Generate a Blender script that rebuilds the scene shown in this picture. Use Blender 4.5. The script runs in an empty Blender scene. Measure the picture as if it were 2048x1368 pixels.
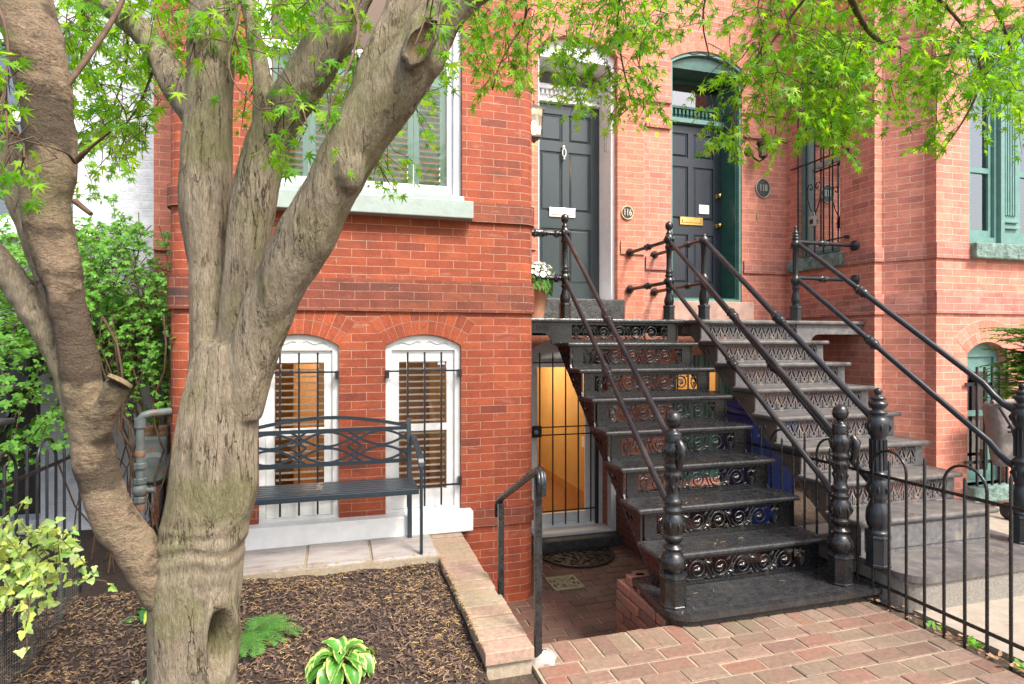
import bpy, math, random
from math import sin, cos, pi, radians
from mathutils import Vector, Matrix, noise
from mathutils.geometry import tessellate_polygon
random.seed(7)
S = bpy.context.scene
COL = S.collection
# ---------------------------------------------------------------- camera
TH = math.atan(349/1200.0); CT, ST = cos(TH), sin(TH); H = 1.53
cam_d = bpy.data.cameras.new('camera'); cam = bpy.data.objects.new('camera', cam_d); COL.objects.link(cam)
cam.location = (0, 0, H); cam.rotation_euler = (radians(90), 0, -TH)
cam_d.sensor_width = 36; cam_d.lens = 1200/2048*36; cam_d.clip_start = .02; cam_d.clip_end = 500
S.camera = cam
# ---------------------------------------------------------------- world, sun
SUN_EL, SUN_AZ = radians(52), radians(25)     # azimuth measured from -Y (behind the camera) towards +X
w = bpy.data.worlds.new('World'); S.world = w; w.use_nodes = True
nt = w.node_tree; bg = nt.nodes['Background']; sk = nt.nodes.new('ShaderNodeTexSky')
sk.sky_type = 'NISHITA'; sk.sun_disc = False; sk.sun_elevation = SUN_EL
sd = Vector((sin(SUN_AZ)*cos(SUN_EL), -cos(SUN_AZ)*cos(SUN_EL), sin(SUN_EL)))   # towards the sun
sk.sun_rotation = math.atan2(sd.x, sd.y); sk.air_density = 1.0; sk.dust_density = 4.0; sk.ozone_density = .6
nt.links.new(sk.outputs[0], bg.inputs[0]); bg.inputs[1].default_value = 0.145
sl = bpy.data.lights.new('sun', 'SUN'); sun = bpy.data.objects.new('sun', sl); COL.objects.link(sun)
sl.energy = 2.1; sl.angle = radians(13); sl.color = (1, .95, .88)
sun.rotation_euler = sd.to_track_quat('Z', 'Y').to_euler()
S.view_settings.view_transform = 'Standard'; S.view_settings.look = 'None'
S.view_settings.exposure = 1.42; S.view_settings.gamma = 1
S.render.engine = 'CYCLES'
S.cycles.max_bounces = 7; S.cycles.transparent_max_bounces = 12; S.cycles.diffuse_bounces = 3; S.cycles.glossy_bounces = 3

def ray(u, v): 
    a = (u-1024)/1200; b = (684-v)/1200
    return Vector((CT*a+ST, CT-ST*a, b))
def P(u, v, t): return Vector((0, 0, H)) + ray(u, v)*t
def PY(u, v, Y): r = ray(u, v); return Vector((0, 0, H)) + r*(Y/r.y)

# ---------------------------------------------------------------- mesh helper
class MB:
    def __init__(s): s.v = []; s.f = []; s.m = []; s.uv = []; s.sm = []
    def add(s, vs, fs, m=0, uvs=None, sm=False):
        o = len(s.v); s.v += [tuple(p) for p in vs]
        for i, f in enumerate(fs):
            s.f.append(tuple(o+k for k in f)); s.m.append(m); s.sm.append(sm)
            s.uv.append(uvs[i] if uvs else None)
        return s
    def box(s, x0, x1, y0, y1, z0, z1, m=0):
        vs = [(x, y, z) for z in (z0, z1) for y in (y0, y1) for x in (x0, x1)]
        return s.add(vs, [(0,2,3,1), (4,5,7,6), (0,1,5,4), (2,6,7,3), (0,4,6,2), (1,3,7,5)], m)
    def obox(s, c, d, R=None, m=0):
        x, y, z = d[0]/2, d[1]/2, d[2]/2; c = Vector(c)
        vs = [Vector((a*x, b*y, e*z)) for e in (-1, 1) for b in (-1, 1) for a in (-1, 1)]
        if R is not None: vs = [R @ p for p in vs]
        return s.add([p+c for p in vs], [(0,2,3,1), (4,5,7,6), (0,1,5,4), (2,6,7,3), (0,4,6,2), (1,3,7,5)], m)
    def bar(s, a, b, w, h=None, m=0):
        a = Vector(a); b = Vector(b); d = b-a; L = d.length
        R = d.to_track_quat('X', 'Z').to_matrix()
        return s.obox((a+b)/2, (L, w, h or w), R, m)
    def tube(s, pts, r, n=8, cap=True, m=0):
        pts = [Vector(p) for p in pts]; k = len(pts)
        rs = r if isinstance(r, (list, tuple)) else [r]*k
        T = []
        for i in range(k):
            d = pts[min(i+1, k-1)]-pts[max(i-1, 0)]
            T.append(d.normalized() if d.length > 1e-9 else Vector((0, 0, 1)))
        up = Vector((0, 0, 1)) if abs(T[0].z) < .9 else Vector((1, 0, 0))
        N = (up - T[0]*up.dot(T[0])).normalized(); vs = []
        for i in range(k):
            N = (N - T[i]*N.dot(T[i])); N = N.normalized() if N.length > 1e-6 else T[i].orthogonal().normalized()
            B = T[i].cross(N)
            for j in range(n):
                a = 2*pi*j/n; vs.append(pts[i] + (N*cos(a)+B*sin(a))*rs[i])
        fs = [(i*n+j, i*n+(j+1)%n, (i+1)*n+(j+1)%n, (i+1)*n+j) for i in range(k-1) for j in range(n)]
        s.add(vs, fs, m, sm=True)
        if cap:
            s.add(vs[:n], [tuple(range(n))[::-1]], m); s.add(vs[-n:], [tuple(range(n))], m)
        return s
    def lathe(s, c, prof, n=16, m=0, M=None, a0=0, sm=True):
        c = Vector(c); vs = []
        for r, z in prof:
            for j in range(n):
                a = a0+2*pi*j/n; p = Vector((r*cos(a), r*sin(a), z))
                if M is not None: p = M @ p
                vs.append(c+p)
        k = len(prof)
        s.add(vs, [(i*n+j, i*n+(j+1)%n, (i+1)*n+(j+1)%n, (i+1)*n+j) for i in range(k-1) for j in range(n)], m, sm=sm)
        s.add(vs[:n], [tuple(range(n))[::-1]], m); s.add(vs[-n:], [tuple(range(n))], m)
        return s
    def ball(s, c, r, n=12, m=0, sc=(1, 1, 1)):
        k = max(4, n//2)
        prof = [(max(r*sin(pi*i/k), 1e-4), -r*cos(pi*i/k)) for i in range(k+1)]
        return s.lathe(c, prof, n, m, Matrix.Diagonal(Vector(sc)))
    def plate(s, outer, holes, to3, thick, m=0, u0=0, side=True, hole_thick=None, hm=None):
        """flat plate with holes; outer ccw [(s,z)], thick = Vector to the back"""
        loops = [outer]+list(holes); flat = [p for l in loops for p in l]
        tr = tessellate_polygon([[Vector((p[0], p[1], 0)) for p in l] for l in loops])
        thick = Vector(thick)
        f3 = [to3(*p) for p in flat]; nrm = -thick
        fs = []; uvs = []
        for t in tr:
            a, b, c = (f3[i] for i in t)
            if (b-a).cross(c-a).dot(nrm) < 0: t = (t[0], t[2], t[1])
            fs.append(t); uvs.append([(flat[i][0]+u0, flat[i][1]) for i in t])
        s.add(f3, fs, m, uvs)
        if side:
            o = 0
            for li, l in enumerate(loops):
                th = hole_thick if (li and hole_thick is not None) else thick
                if li == 0 and side == 'holes': o += len(l); continue
                L = 0
                for i in range(len(l)):
                    j = (i+1) % len(l); a = f3[o+i]; b = f3[o+j]
                    dx = abs(l[i][0]-l[j][0]); d = (b-a).length; tk = th.length
                    if abs(l[i][0]-l[j][0]) < 1e-6: uv = [(l[i][0]+u0, l[i][1]), (l[j][0]+u0, l[j][1]), (l[j][0]+u0+tk, l[j][1]), (l[i][0]+u0+tk, l[i][1])]
                    else: uv = [(0, L), (0, L+d), (tk, L+d), (tk, L)]
                    L += d
                    s.add([a, b, b+th, a+th], [(0, 1, 2, 3)], hm if (hm is not None and li) else m, [uv])
                o += len(l)
        if side is True:
            s.add([p+thick for p in f3], [t[::-1] for t in fs], m, [u[::-1] for u in uvs])
        return s
    def field(s, fn, x0, x1, z0, z1, st, to3, thick, m=0):
        """marching squares plate where fn(x,z) > 0 is solid"""
        nx = max(1, round((x1-x0)/st)); nz = max(1, round((z1-z0)/st)); thick = Vector(thick)
        g = [[fn(x0+(x1-x0)*i/nx, z0+(z1-z0)*j/nz) for i in range(nx+1)] for j in range(nz+1)]
        for j in range(nz):
            run = None
            for i in range(nx+1):
                full = i < nx and g[j][i] > 0 and g[j][i+1] > 0 and g[j+1][i] > 0 and g[j+1][i+1] > 0
                if full:
                    if run is None: run = i
                    continue
                if run is not None:
                    a, b = x0+(x1-x0)*run/nx, x0+(x1-x0)*i/nx; c, d = z0+(z1-z0)*j/nz, z0+(z1-z0)*(j+1)/nz
                    q = [to3(a, c), to3(b, c), to3(b, d), to3(a, d)]
                    s.add(q+[p+thick for p in q], [(0, 1, 2, 3), (7, 6, 5, 4)], m); run = None
                if i == nx: break
                cs = [(i, j), (i+1, j), (i+1, j+1), (i, j+1)]; vals = [g[q[1]][q[0]] for q in cs]
                if max(vals) <= 0: continue
                poly = []; cut = []
                for k in range(4):
                    a, b = cs[k], cs[(k+1) % 4]; va, vb = vals[k], vals[(k+1) % 4]
                    if va > 0: poly.append(a); cut.append(0)
                    if (va > 0) != (vb > 0):
                        t = va/(va-vb); poly.append((a[0]+(b[0]-a[0])*t, a[1]+(b[1]-a[1])*t)); cut.append(1 if va > 0 else 2)
                if len(poly) < 3: continue
                q = [to3(x0+(x1-x0)*p[0]/nx, z0+(z1-z0)*p[1]/nz) for p in poly]; k = len(q)
                s.add(q+[p+thick for p in q], [tuple(range(k)), tuple(range(2*k-1, k-1, -1))], m)
                for a in range(k):
                    b = (a+1) % k
                    if cut[a] == 1 and cut[b] == 2: s.add([q[a], q[b], q[b]+thick, q[a]+thick], [(3, 2, 1, 0)], m)
        return s
    def build(s, name, mats, parent=None, bevel=0, loc=None, smooth=None):
        me = bpy.data.meshes.new(name); me.from_pydata(s.v, [], s.f)
        if not isinstance(mats, (list, tuple)): mats = [mats]
        for m in mats: me.materials.append(M[m] if isinstance(m, str) else m)
        me.polygons.foreach_set('material_index', s.m)
        me.polygons.foreach_set('use_smooth', s.sm if smooth is None else [smooth]*len(s.sm))
        if any(s.uv):
            ul = me.uv_layers.new(name='UVMap').data; k = 0
            for f, u in zip(s.f, s.uv):
                for i in range(len(f)):
                    if u: ul[k].uv = u[i]
                    else:
                        p = s.v[f[i]]; ul[k].uv = (p[0]-p[1], p[2])
                    k += 1
        me.update()
        o = bpy.data.objects.new(name, me); COL.objects.link(o)
        if parent: o.parent = parent
        if bevel:
            b = o.modifiers.new('bevel', 'BEVEL'); b.width = bevel; b.segments = 2; b.limit_method = 'ANGLE'; b.angle_limit = radians(40)
        return o
def tag(o, label=None, cat=None, group=None, kind=None):
    for k, v in (('label', label), ('category', cat), ('group', group), ('kind', kind)):
        if v: o[k] = v
    return o
def thing(name, label, cat, group=None, loc=(0, 0, 0)):
    o = bpy.data.objects.new(name, None); COL.objects.link(o); o.location = loc; o.empty_display_size = .1
    return tag(o, label, cat, group)
def copy_part(o, parent, loc=None, rot=None, scale=None):
    c = o.copy(); COL.objects.link(c); inv = o.matrix_parent_inverse.copy(); c.parent = parent; c.matrix_parent_inverse = inv
    if loc is not None: c.location = loc
    if rot is not None: c.rotation_euler = rot
    if scale is not None: c.scale = scale
    for ch in list(o.children):
        d = ch.copy(); COL.objects.link(d); inv = ch.matrix_parent_inverse.copy(); d.parent = c; d.matrix_parent_inverse = inv
    return c
def struct(mb, name, mats, **k): return tag(mb.build(name, mats, **k), kind='structure')
V = Vector
# ---------------------------------------------------------------- materials
M = {}
def newmat(name):
    m = bpy.data.materials.new(name); m.use_nodes = True; M[name] = m
    n = m.node_tree.nodes; return m, n, m.node_tree.links, n['Principled BSDF']
def nd(n, t, **k):
    x = n.new(t)
    for a, b in k.items(): setattr(x, a, b)
    return x
def nz(n, l, vec, scale, detail=4, rough=.6):
    t = n.new('ShaderNodeTexNoise'); t.inputs['Scale'].default_value = scale; t.inputs['Detail'].default_value = detail
    t.inputs['Roughness'].default_value = rough; l.new(vec, t.inputs['Vector']); return t.outputs['Fac']
def ramp(n, l, fac, stops):
    r = n.new('ShaderNodeValToRGB'); e = r.color_ramp.elements
    while len(e) < len(stops): e.new(.5)
    for q, (p, c) in zip(e, stops): q.position = p; q.color = (*c, 1) if len(c) == 3 else c
    l.new(fac, r.inputs[0]); return r.outputs[0]
def mix(n, l, fac, a, b, bt='MIX'):
    x = n.new('ShaderNodeMix'); x.data_type = 'RGBA'; x.blend_type = bt
    for s, val in ((x.inputs[0], fac), (x.inputs[6], a), (x.inputs[7], b)):
        if isinstance(val, (int, float)): s.default_value = val
        elif isinstance(val, tuple): s.default_value = (*val, 1)
        else: l.new(val, s)
    return x.outputs[2]
def bump(n, l, b, h, strength=.3, dist=.01):
    x = n.new('ShaderNodeBump'); x.inputs['Strength'].default_value = strength; x.inputs['Distance'].default_value = dist
    l.new(h, x.inputs['Height']); l.new(x.outputs[0], b.inputs['Normal']); return x
def simple(name, c1, c2=None, rough=.5, metal=0, scale=20, bs=0, bd=.004, lo=.35, hi=.65, stretch=None, c3=None, sc3=3, lo3=.55, hi3=.7, rv=0, bscale=None, spec=None, island=0):
    m, n, l, b = newmat(name); tc = nd(n, 'ShaderNodeTexCoord'); vec = tc.outputs['Object']
    if stretch:
        mp = nd(n, 'ShaderNodeMapping'); mp.inputs['Scale'].default_value = stretch; l.new(vec, mp.inputs[0]); vec = mp.outputs[0]
    f = nz(n, l, vec, scale)
    c = ramp(n, l, f, [(lo, c1), (hi, c2 or c1)])
    if c3:
        f3 = nz(n, l, vec, sc3, 6, .65); r3 = ramp(n, l, f3, [(lo3, (0, 0, 0)), (hi3, (1, 1, 1))]); c = mix(n, l, r3, c, c3)
    if island:
        g = nd(n, 'ShaderNodeNewGeometry'); hs = nd(n, 'ShaderNodeHueSaturation')
        mr = nd(n, 'ShaderNodeMapRange'); mr.inputs[3].default_value = 1-island; mr.inputs[4].default_value = 1+island
        l.new(g.outputs['Random Per Island'], mr.inputs[0]); l.new(mr.outputs[0], hs.inputs['Value']); l.new(c, hs.inputs['Color']); c = hs.outputs[0]
    l.new(c, b.inputs['Base Color']); b.inputs['Roughness'].default_value = rough; b.inputs['Metallic'].default_value = metal
    if rv:
        mr = nd(n, 'ShaderNodeMapRange'); l.new(f, mr.inputs[0]); mr.inputs[1].default_value = .3; mr.inputs[2].default_value = .7
        mr.inputs[3].default_value = rough-rv; mr.inputs[4].default_value = rough+rv; l.new(mr.outputs[0], b.inputs['Roughness'])
    if bs:
        fb = nz(n, l, vec, bscale or scale*2, 5); bump(n, l, b, fb, bs, bd)
    if spec is not None: b.inputs['Specular IOR Level'].default_value = spec
    return m
def brickmat(name, c1, c2, c3, mortar, bw=.213, bh=.0615, ms=.0035, soot=(.09, .05, .04), sootamt=.35, chalk=(.6, .4, .33), chalkamt=.3, bstr=.5, rough=.75, off=.5):
    m, n, l, b = newmat(name); uv = nd(n, 'ShaderNodeUVMap').outputs[0]; pos = nd(n, 'ShaderNodeNewGeometry').outputs['Position']
    # wobble
    w1 = nd(n, 'ShaderNodeTexNoise'); w1.inputs['Scale'].default_value = 2.2; l.new(pos, w1.inputs[0])
    wo = nd(n, 'ShaderNodeVectorMath', operation='SCALE'); wo.inputs['Scale'].default_value = .012; l.new(w1.outputs['Color'], wo.inputs[0])
    ad = nd(n, 'ShaderNodeVectorMath', operation='ADD'); l.new(uv, ad.inputs[0]); l.new(wo.outputs[0], ad.inputs[1])
    bt = nd(n, 'ShaderNodeTexBrick'); l.new(ad.outputs[0], bt.inputs['Vector']); bt.offset = off
    for k, v_ in (('Scale', 1), ('Mortar Size', ms), ('Mortar Smooth', .25), ('Bias', 0), ('Brick Width', bw), ('Row Height', bh)): bt.inputs[k].default_value = v_
    bt.inputs['Color1'].default_value = (0, 0, 0, 1); bt.inputs['Color2'].default_value = (1, 1, 1, 1); bt.inputs['Mortar'].default_value = (.5, .5, .5, 1)
    col = ramp(n, l, bt.outputs['Color'], [(0, c3), (.07, c2), (.5, c2), (1, c1)])
    f = nz(n, l, pos, 9, 6, .7); col = mix(n, l, ramp(n, l, f, [(.35, (.72, .72, .72)), (.65, (1.12, 1.12, 1.12))]), col, col, 'MIX')
    hs = nd(n, 'ShaderNodeHueSaturation'); l.new(col, hs.inputs['Color'])
    mr = nd(n, 'ShaderNodeMapRange'); l.new(f, mr.inputs[0]); mr.inputs[1].default_value = .3; mr.inputs[2].default_value = .7; mr.inputs[3].default_value = .72; mr.inputs[4].default_value = 1.22
    l.new(mr.outputs[0], hs.inputs['Value']); col = hs.outputs[0]
    # soot: stretched horizontally
    mp = nd(n, 'ShaderNodeMapping'); mp.inputs['Scale'].default_value = (1.3, 1.3, 5); l.new(pos, mp.inputs[0])
    s1 = nz(n, l, mp.outputs[0], 1.1, 7, .7); sf = ramp(n, l, s1, [(.56, (0, 0, 0)), (.78, (sootamt*2,)*3)]); col = mix(n, l, sf, col, soot)
    s2 = nz(n, l, mp.outputs[0], 2.7, 8, .75); cf = ramp(n, l, s2, [(.58, (0, 0, 0)), (.78, (chalkamt*1.6,)*3)]); col = mix(n, l, cf, col, chalk)
    # mortar irregular
    mf = nz(n, l, pos, 30, 4); mm = nd(n, 'ShaderNodeMath', operation='MULTIPLY'); l.new(bt.outputs['Fac'], mm.inputs[0])
    l.new(ramp(n, l, mf, [(.28, (.15,)*3), (.5, (1, 1, 1))]), mm.inputs[1])
    col = mix(n, l, mm.outputs[0], col, mortar)
    l.new(col, b.inputs['Base Color']); b.inputs['Roughness'].default_value = rough
    h = nd(n, 'ShaderNodeMath', operation='MULTIPLY_ADD'); l.new(bt.outputs['Fac'], h.inputs[0]); h.inputs[1].default_value = -.8
    l.new(nz(n, l, pos, 60, 5), h.inputs[2]); bump(n, l, b, h.outputs[0], bstr, .006)
    return m
brickmat('orange_sooty', (.27, .070, .032), (.19, .045, .024), (.12, .035, .024), (.34, .20, .14), sootamt=.8, soot=(.065, .035, .028), chalk=(.5, .3, .22), chalkamt=.2, ms=.0026)
brickmat('pink_sooty', (.50, .20, .15), (.40, .15, .11), (.27, .11, .09), (.50, .36, .30), sootamt=.75, soot=(.16, .09, .08), bw=.205, bh=.063, ms=.0026)
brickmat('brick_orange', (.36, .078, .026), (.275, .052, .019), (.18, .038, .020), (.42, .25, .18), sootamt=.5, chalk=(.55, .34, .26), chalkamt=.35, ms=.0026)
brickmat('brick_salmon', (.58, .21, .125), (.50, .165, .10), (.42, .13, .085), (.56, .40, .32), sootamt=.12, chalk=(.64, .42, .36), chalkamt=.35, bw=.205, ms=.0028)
brickmat('brick_pink', (.59, .225, .145), (.51, .18, .12), (.40, .135, .10), (.60, .44, .37), bw=.205, bh=.063, ms=.0026, sootamt=.25, soot=(.13, .07, .07), chalk=(.62, .40, .38), chalkamt=.35)
brickmat('brick_white', (.62, .64, .67), (.58, .60, .64), (.56, .58, .62), (.60, .62, .65), bw=.21, bh=.068, ms=.005, sootamt=.03, soot=(.45, .45, .45), chalk=(.7, .7, .7), bstr=.7, rough=.55)
brickmat('brick_dark', (.23, .065, .035), (.16, .05, .03), (.09, .04, .03), (.24, .18, .15), sootamt=.5, chalkamt=.15)
def islandmat(name, cols, rough=.8, bs=.5, moss=None, scale=40, mossamt=.6):
    m, n, l, b = newmat(name); g = nd(n, 'ShaderNodeNewGeometry'); k = len(cols)
    c = ramp(n, l, g.outputs['Random Per Island'], [(i/max(1, k-1), q) for i, q in enumerate(cols)])
    f = nz(n, l, g.outputs['Position'], scale, 6, .7); hs = nd(n, 'ShaderNodeHueSaturation'); l.new(c, hs.inputs['Color'])
    mr = nd(n, 'ShaderNodeMapRange'); l.new(f, mr.inputs[0]); mr.inputs[1].default_value = .25; mr.inputs[2].default_value = .75; mr.inputs[3].default_value = .6; mr.inputs[4].default_value = 1.35
    l.new(mr.outputs[0], hs.inputs['Value']); c = hs.outputs[0]
    if moss:
        f2 = nz(n, l, g.outputs['Position'], 3.5, 6, .7); c = mix(n, l, ramp(n, l, f2, [(.48, (0, 0, 0)), (.7, (mossamt,)*3)]), c, moss)
    l.new(c, b.inputs['Base Color']); b.inputs['Roughness'].default_value = rough
    bump(n, l, b, f, bs, .006); return m
islandmat('voussoir_orange', [(.28, .055, .02), (.42, .085, .028), (.22, .042, .02), (.40, .09, .033), (.31, .06, .022)])
islandmat('voussoir_salmon', [(.54, .21, .14), (.46, .15, .10), (.58, .24, .17)])
islandmat('paver', [(.20, .105, .075), (.21, .14, .10), (.15, .085, .062), (.25, .165, .12), (.17, .12, .085), (.225, .10, .07), (.20, .145, .10)], moss=(.14, .125, .075), mossamt=.8)
islandmat('area_brick', [(.17, .085, .06), (.13, .075, .055), (.19, .09, .065), (.15, .10, .075)], moss=(.11, .09, .06), mossamt=.5, rough=.7)
islandmat('curb_brick', [(.33, .24, .165), (.30, .21, .145), (.36, .23, .175), (.29, .24, .16)], moss=(.20, .19, .10), mossamt=.55)
islandmat('pier_brick', [(.30, .12, .07), (.36, .15, .10), (.2, .09, .06)], moss=(.17, .15, .08), mossamt=.8)
simple('mortar', (.27, .22, .155), (.36, .295, .21), .95, scale=50, bs=.6)
simple('mortar_orange', (.32, .16, .11), (.42, .25, .19), .95, scale=50)
simple('mortar_pink', (.50, .33, .27), (.58, .42, .35), .95, scale=50)
simple('cement', (.38, .36, .34), (.28, .25, .22), .9, scale=25, bs=.6, bd=.01)
simple('soil', (.05, .033, .022), (.09, .06, .04), .95, scale=15, bs=1, bd=.03)
simple('concrete', (.25, .21, .165), (.31, .265, .21), .9, scale=12, bs=.4, c3=(.25, .2, .15), sc3=5)
simple('slate', (.30, .26, .245), (.40, .37, .34), .6, scale=5, bs=.3, stretch=(1, 3.5, 1), c3=(.22, .18, .15), sc3=3, bscale=40)
simple('iron', (.007, .0072, .0076), (.015, .0155, .016), .24, scale=50, bs=.35, bd=.003, rv=.1, bscale=160, spec=.6, c3=(.05, .048, .042), sc3=9, lo3=.58, hi3=.82)
simple('iron_tread', (.018, .0184, .0195), (.031, .0315, .033), .25, scale=25, bs=.5, bd=.004, rv=.12, c3=(.06, .057, .052), sc3=3, lo3=.5, hi3=.85, bscale=90, spec=.7)
simple('iron_grey', (.085, .082, .083), (.135, .13, .13), .5, scale=30, bs=.4, bd=.003, c3=(.22, .19, .155), sc3=8)
simple('iron_worn', (.15, .137, .122), (.085, .08, .078), .5, scale=14, bs=.5, bd=.004, c3=(.05, .05, .052), sc3=6, lo3=.45, hi3=.75)
simple('iron_rusty', (.085, .065, .05), (.14, .10, .07), .7, scale=12, bs=.6, bd=.004, c3=(.03, .028, .026), sc3=5)
simple('iron_rail', (.022, .014, .013), (.05, .04, .038), .3, scale=9, bs=.15, bd=.002, c3=(.012, .013, .015), sc3=2, lo3=.4, hi3=.6, bscale=120)
simple('iron_blue', (.011, .013, .016), (.021, .024, .029), .32, scale=15, bs=.2, bd=.002)
simple('bench_metal', (.018, .028, .036), (.022, .034, .044), .33, scale=15, bs=.03)
simple('white_paint', (.74, .75, .73), (.66, .67, .66), .45, scale=12, bs=.15, bd=.003, c3=(.42, .42, .40), sc3=14, lo3=.66, hi3=.8)
simple('trim_white', (.78, .79, .80), (.70, .71, .73), .4, scale=8, bs=.05)
simple('sill_paint', (.34, .41, .38), (.30, .36, .335), .55, scale=10, bs=.5, bd=.006, c3=(.30, .32, .28), sc3=9, lo3=.64, hi3=.8)
simple('mint_paint', (.32, .58, .42), (.36, .62, .46), .4, scale=6)
simple('green_paint', (.022, .085, .065), (.035, .12, .095), .35, scale=10, bs=.2, c3=(.2, .27, .25), sc3=15, lo3=.66, hi3=.72)
simple('green_trim', (.10, .21, .18), (.13, .26, .225), .45, scale=10, bs=.2, c3=(.26, .36, .33), sc3=30, lo3=.62, hi3=.7)
simple('green_stone', (.07, .12, .10), (.20, .29, .25), .75, scale=14, bs=1, bd=.02)
simple('door_slate', (.026, .038, .042), (.034, .048, .052), .28, scale=10, bs=.12, bd=.002, stretch=(14, 14, 1))
simple('door_black', (.018, .023, .031), (.026, .032, .042), .3, scale=10, bs=.12, bd=.002, stretch=(14, 14, 1))
simple('black_stone', (.03, .032, .031), (.07, .07, .066), .5, scale=22, bs=1, bd=.01)
simple('brown_stone', (.33, .20, .155), (.43, .29, .235), .8, scale=7, bs=.4, c3=(.2, .13, .12), sc3=4)
simple('brass', (.55, .36, .10), (.65, .46, .17), .25, 1, scale=20)
simple('silver', (.6, .58, .52), (.7, .69, .65), .3, .9, scale=20)
simple('dark_iron', (.012, .012, .014), (.02, .02, .022), .4)
simple('bronze', (.06, .06, .055), (.1, .1, .09), .45, .3, scale=30, bs=.2)
simple('pale_metal', (.42, .42, .38), (.5, .5, .45), .45, .4)
simple('terracotta', (.52, .22, .12), (.60, .30, .18), .75, scale=15, bs=.2, c3=(.6, .45, .35), sc3=6)
simple('petal', (.82, .83, .76), (.88, .88, .84), .6)
simple('orange_wall', (.52, .32, .11), (.56, .35, .13), .55, scale=5)
simple('wood_floor', (.22, .09, .03), (.32, .15, .06), .3, scale=8, stretch=(8, 1, 1))
simple('wood', (.40, .19, .06), (.50, .26, .09), .45, scale=8, stretch=(8, 8, 1))
simple('dark_wood', (.06, .03, .02), (.10, .05, .03), .5, scale=8)
simple('ceiling', (.45, .40, .33), None, .9)
simple('blind', (.80, .76, .66), (.84, .80, .70), .5)
simple('pale_gold', (.62, .52, .30), (.7, .6, .38), .45)
simple('plinth', (.16, .145, .125), (.24, .22, .19), .9, scale=60, bs=.8)
simple('iron_post', (.010, .0105, .011), (.022, .023, .024), .28, scale=50, bs=.35, bd=.003, rv=.08, bscale=120, spec=.6)
simple('interior_dark', (.03, .025, .022), (.05, .04, .035), .9)  # near-black colour standing in for the shade of unlit rooms
simple('blue_plastic', (.005, .026, .17), (.007, .034, .21), .35, scale=6, bs=.05)
simple('white_print', (.6, .62, .68), None, .6)
simple('rubber', (.010, .010, .010), (.022, .021, .02), .5, scale=50, bs=.3)
simple('tan_iron', (.32, .27, .16), (.40, .35, .22), .6, scale=20, bs=.4)
simple('pipe_grey', (.09, .11, .105), (.15, .17, .16), .5, scale=12, bs=.3, c3=(.22, .10, .05), sc3=9, lo3=.6, hi3=.7)
simple('rust', (.18, .09, .05), (.25, .15, .09), .85, scale=30, bs=.6)
simple('grey_fabric', (.16, .14, .135), (.21, .185, .175), .85, scale=12, bs=.5, bd=.02)
simple('red_plastic', (.5, .02, .015), None, .4)
simple('twig', (.06, .035, .02), (.12, .07, .04), .85, scale=20, bs=.3)
simple('green_twig', (.10, .07, .03), (.13, .10, .04), .8)
simple('mulch_chip', (.075, .046, .033), (.125, .08, .058), .9, scale=40, bs=.5, island=.55)
simple('mulch_soil', (.035, .022, .015), (.065, .042, .03), .95, scale=40, bs=1, bd=.03)
simple('tan_curl', (.38, .25, .10), (.5, .34, .15), .85, island=.3)
simple('dry_leaf', (.25, .13, .07), (.38, .22, .12), .85, island=.4)
simple('wire', (.24, .26, .25), (.32, .34, .32), .5, .6)
simple('wound_wood', (.13, .09, .045), (.22, .16, .085), .8, scale=6, stretch=(14, 14, 2), bs=.8, bd=.01)
def leafmat(name, cols, transl=.45, rough=.45, margin=None, midrib=None, mw=.72):
    m, n, l, b = newmat(name); g = nd(n, 'ShaderNodeNewGeometry'); k = len(cols)
    c = ramp(n, l, g.outputs['Random Per Island'], [(i/max(1, k-1), q) for i, q in enumerate(cols)])
    if margin:
        uv = nd(n, 'ShaderNodeUVMap').outputs[0]; sx = nd(n, 'ShaderNodeSeparateXYZ'); l.new(uv, sx.inputs[0])
        ab = nd(n, 'ShaderNodeMath', operation='ABSOLUTE'); l.new(sx.outputs[0], ab.inputs[0])
        na = nd(n, 'ShaderNodeMath', operation='MULTIPLY_ADD'); l.new(nz(n, l, g.outputs['Position'], 60, 2), na.inputs[0]); na.inputs[1].default_value = .5; l.new(ab.outputs[0], na.inputs[2])
        c = mix(n, l, ramp(n, l, na.outputs[0], [(mw+.16, (0, 0, 0)), (mw+.24, (1, 1, 1))]), c, margin)
    l.new(c, b.inputs['Base Color']); b.inputs['Roughness'].default_value = rough; b.inputs['Specular IOR Level'].default_value = .35
    t = nd(n, 'ShaderNodeBsdfTranslucent'); l.new(mix(n, l, 1.0, c, (1.5, 1.35, .55), 'MULTIPLY'), t.inputs[0])
    mx = nd(n, 'ShaderNodeMixShader'); mx.inputs[0].default_value = transl; l.new(b.outputs[0], mx.inputs[1]); l.new(t.outputs[0], mx.inputs[2])
    l.new(mx.outputs[0], n['Material Output'].inputs[0]); return m
leafmat('maple_leaf', [(.08, .27, .012), (.15, .40, .014), (.24, .50, .018), (.07, .24, .012), (.34, .58, .02), (.12, .34, .013)], .6)
leafmat('vine_leaf', [(.10, .31, .03), (.17, .42, .05), (.07, .22, .025), (.24, .50, .07)], .45)
leafmat('fern_leaf', [(.09, .30, .05), (.12, .36, .07)], .35)
leafmat('hosta_leaf', [(.07, .24, .035), (.10, .30, .045), (.05, .18, .025)], .25, .35, margin=(.42, .56, .16), mw=.80)
leafmat('hosta_yellow', [(.50, .62, .07), (.42, .60, .06)], .25, .35, margin=(.05, .20, .06), mw=.42)
leafmat('hosta_white', [(.06, .2, .06), (.05, .17, .05)], .2, .35, margin=(.7, .75, .55), mw=.5)
leafmat('ivy_leaf', [(.42, .55, .10), (.52, .60, .14), (.20, .40, .08), (.48, .58, .25), (.30, .48, .08)], .25, .4)
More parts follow.
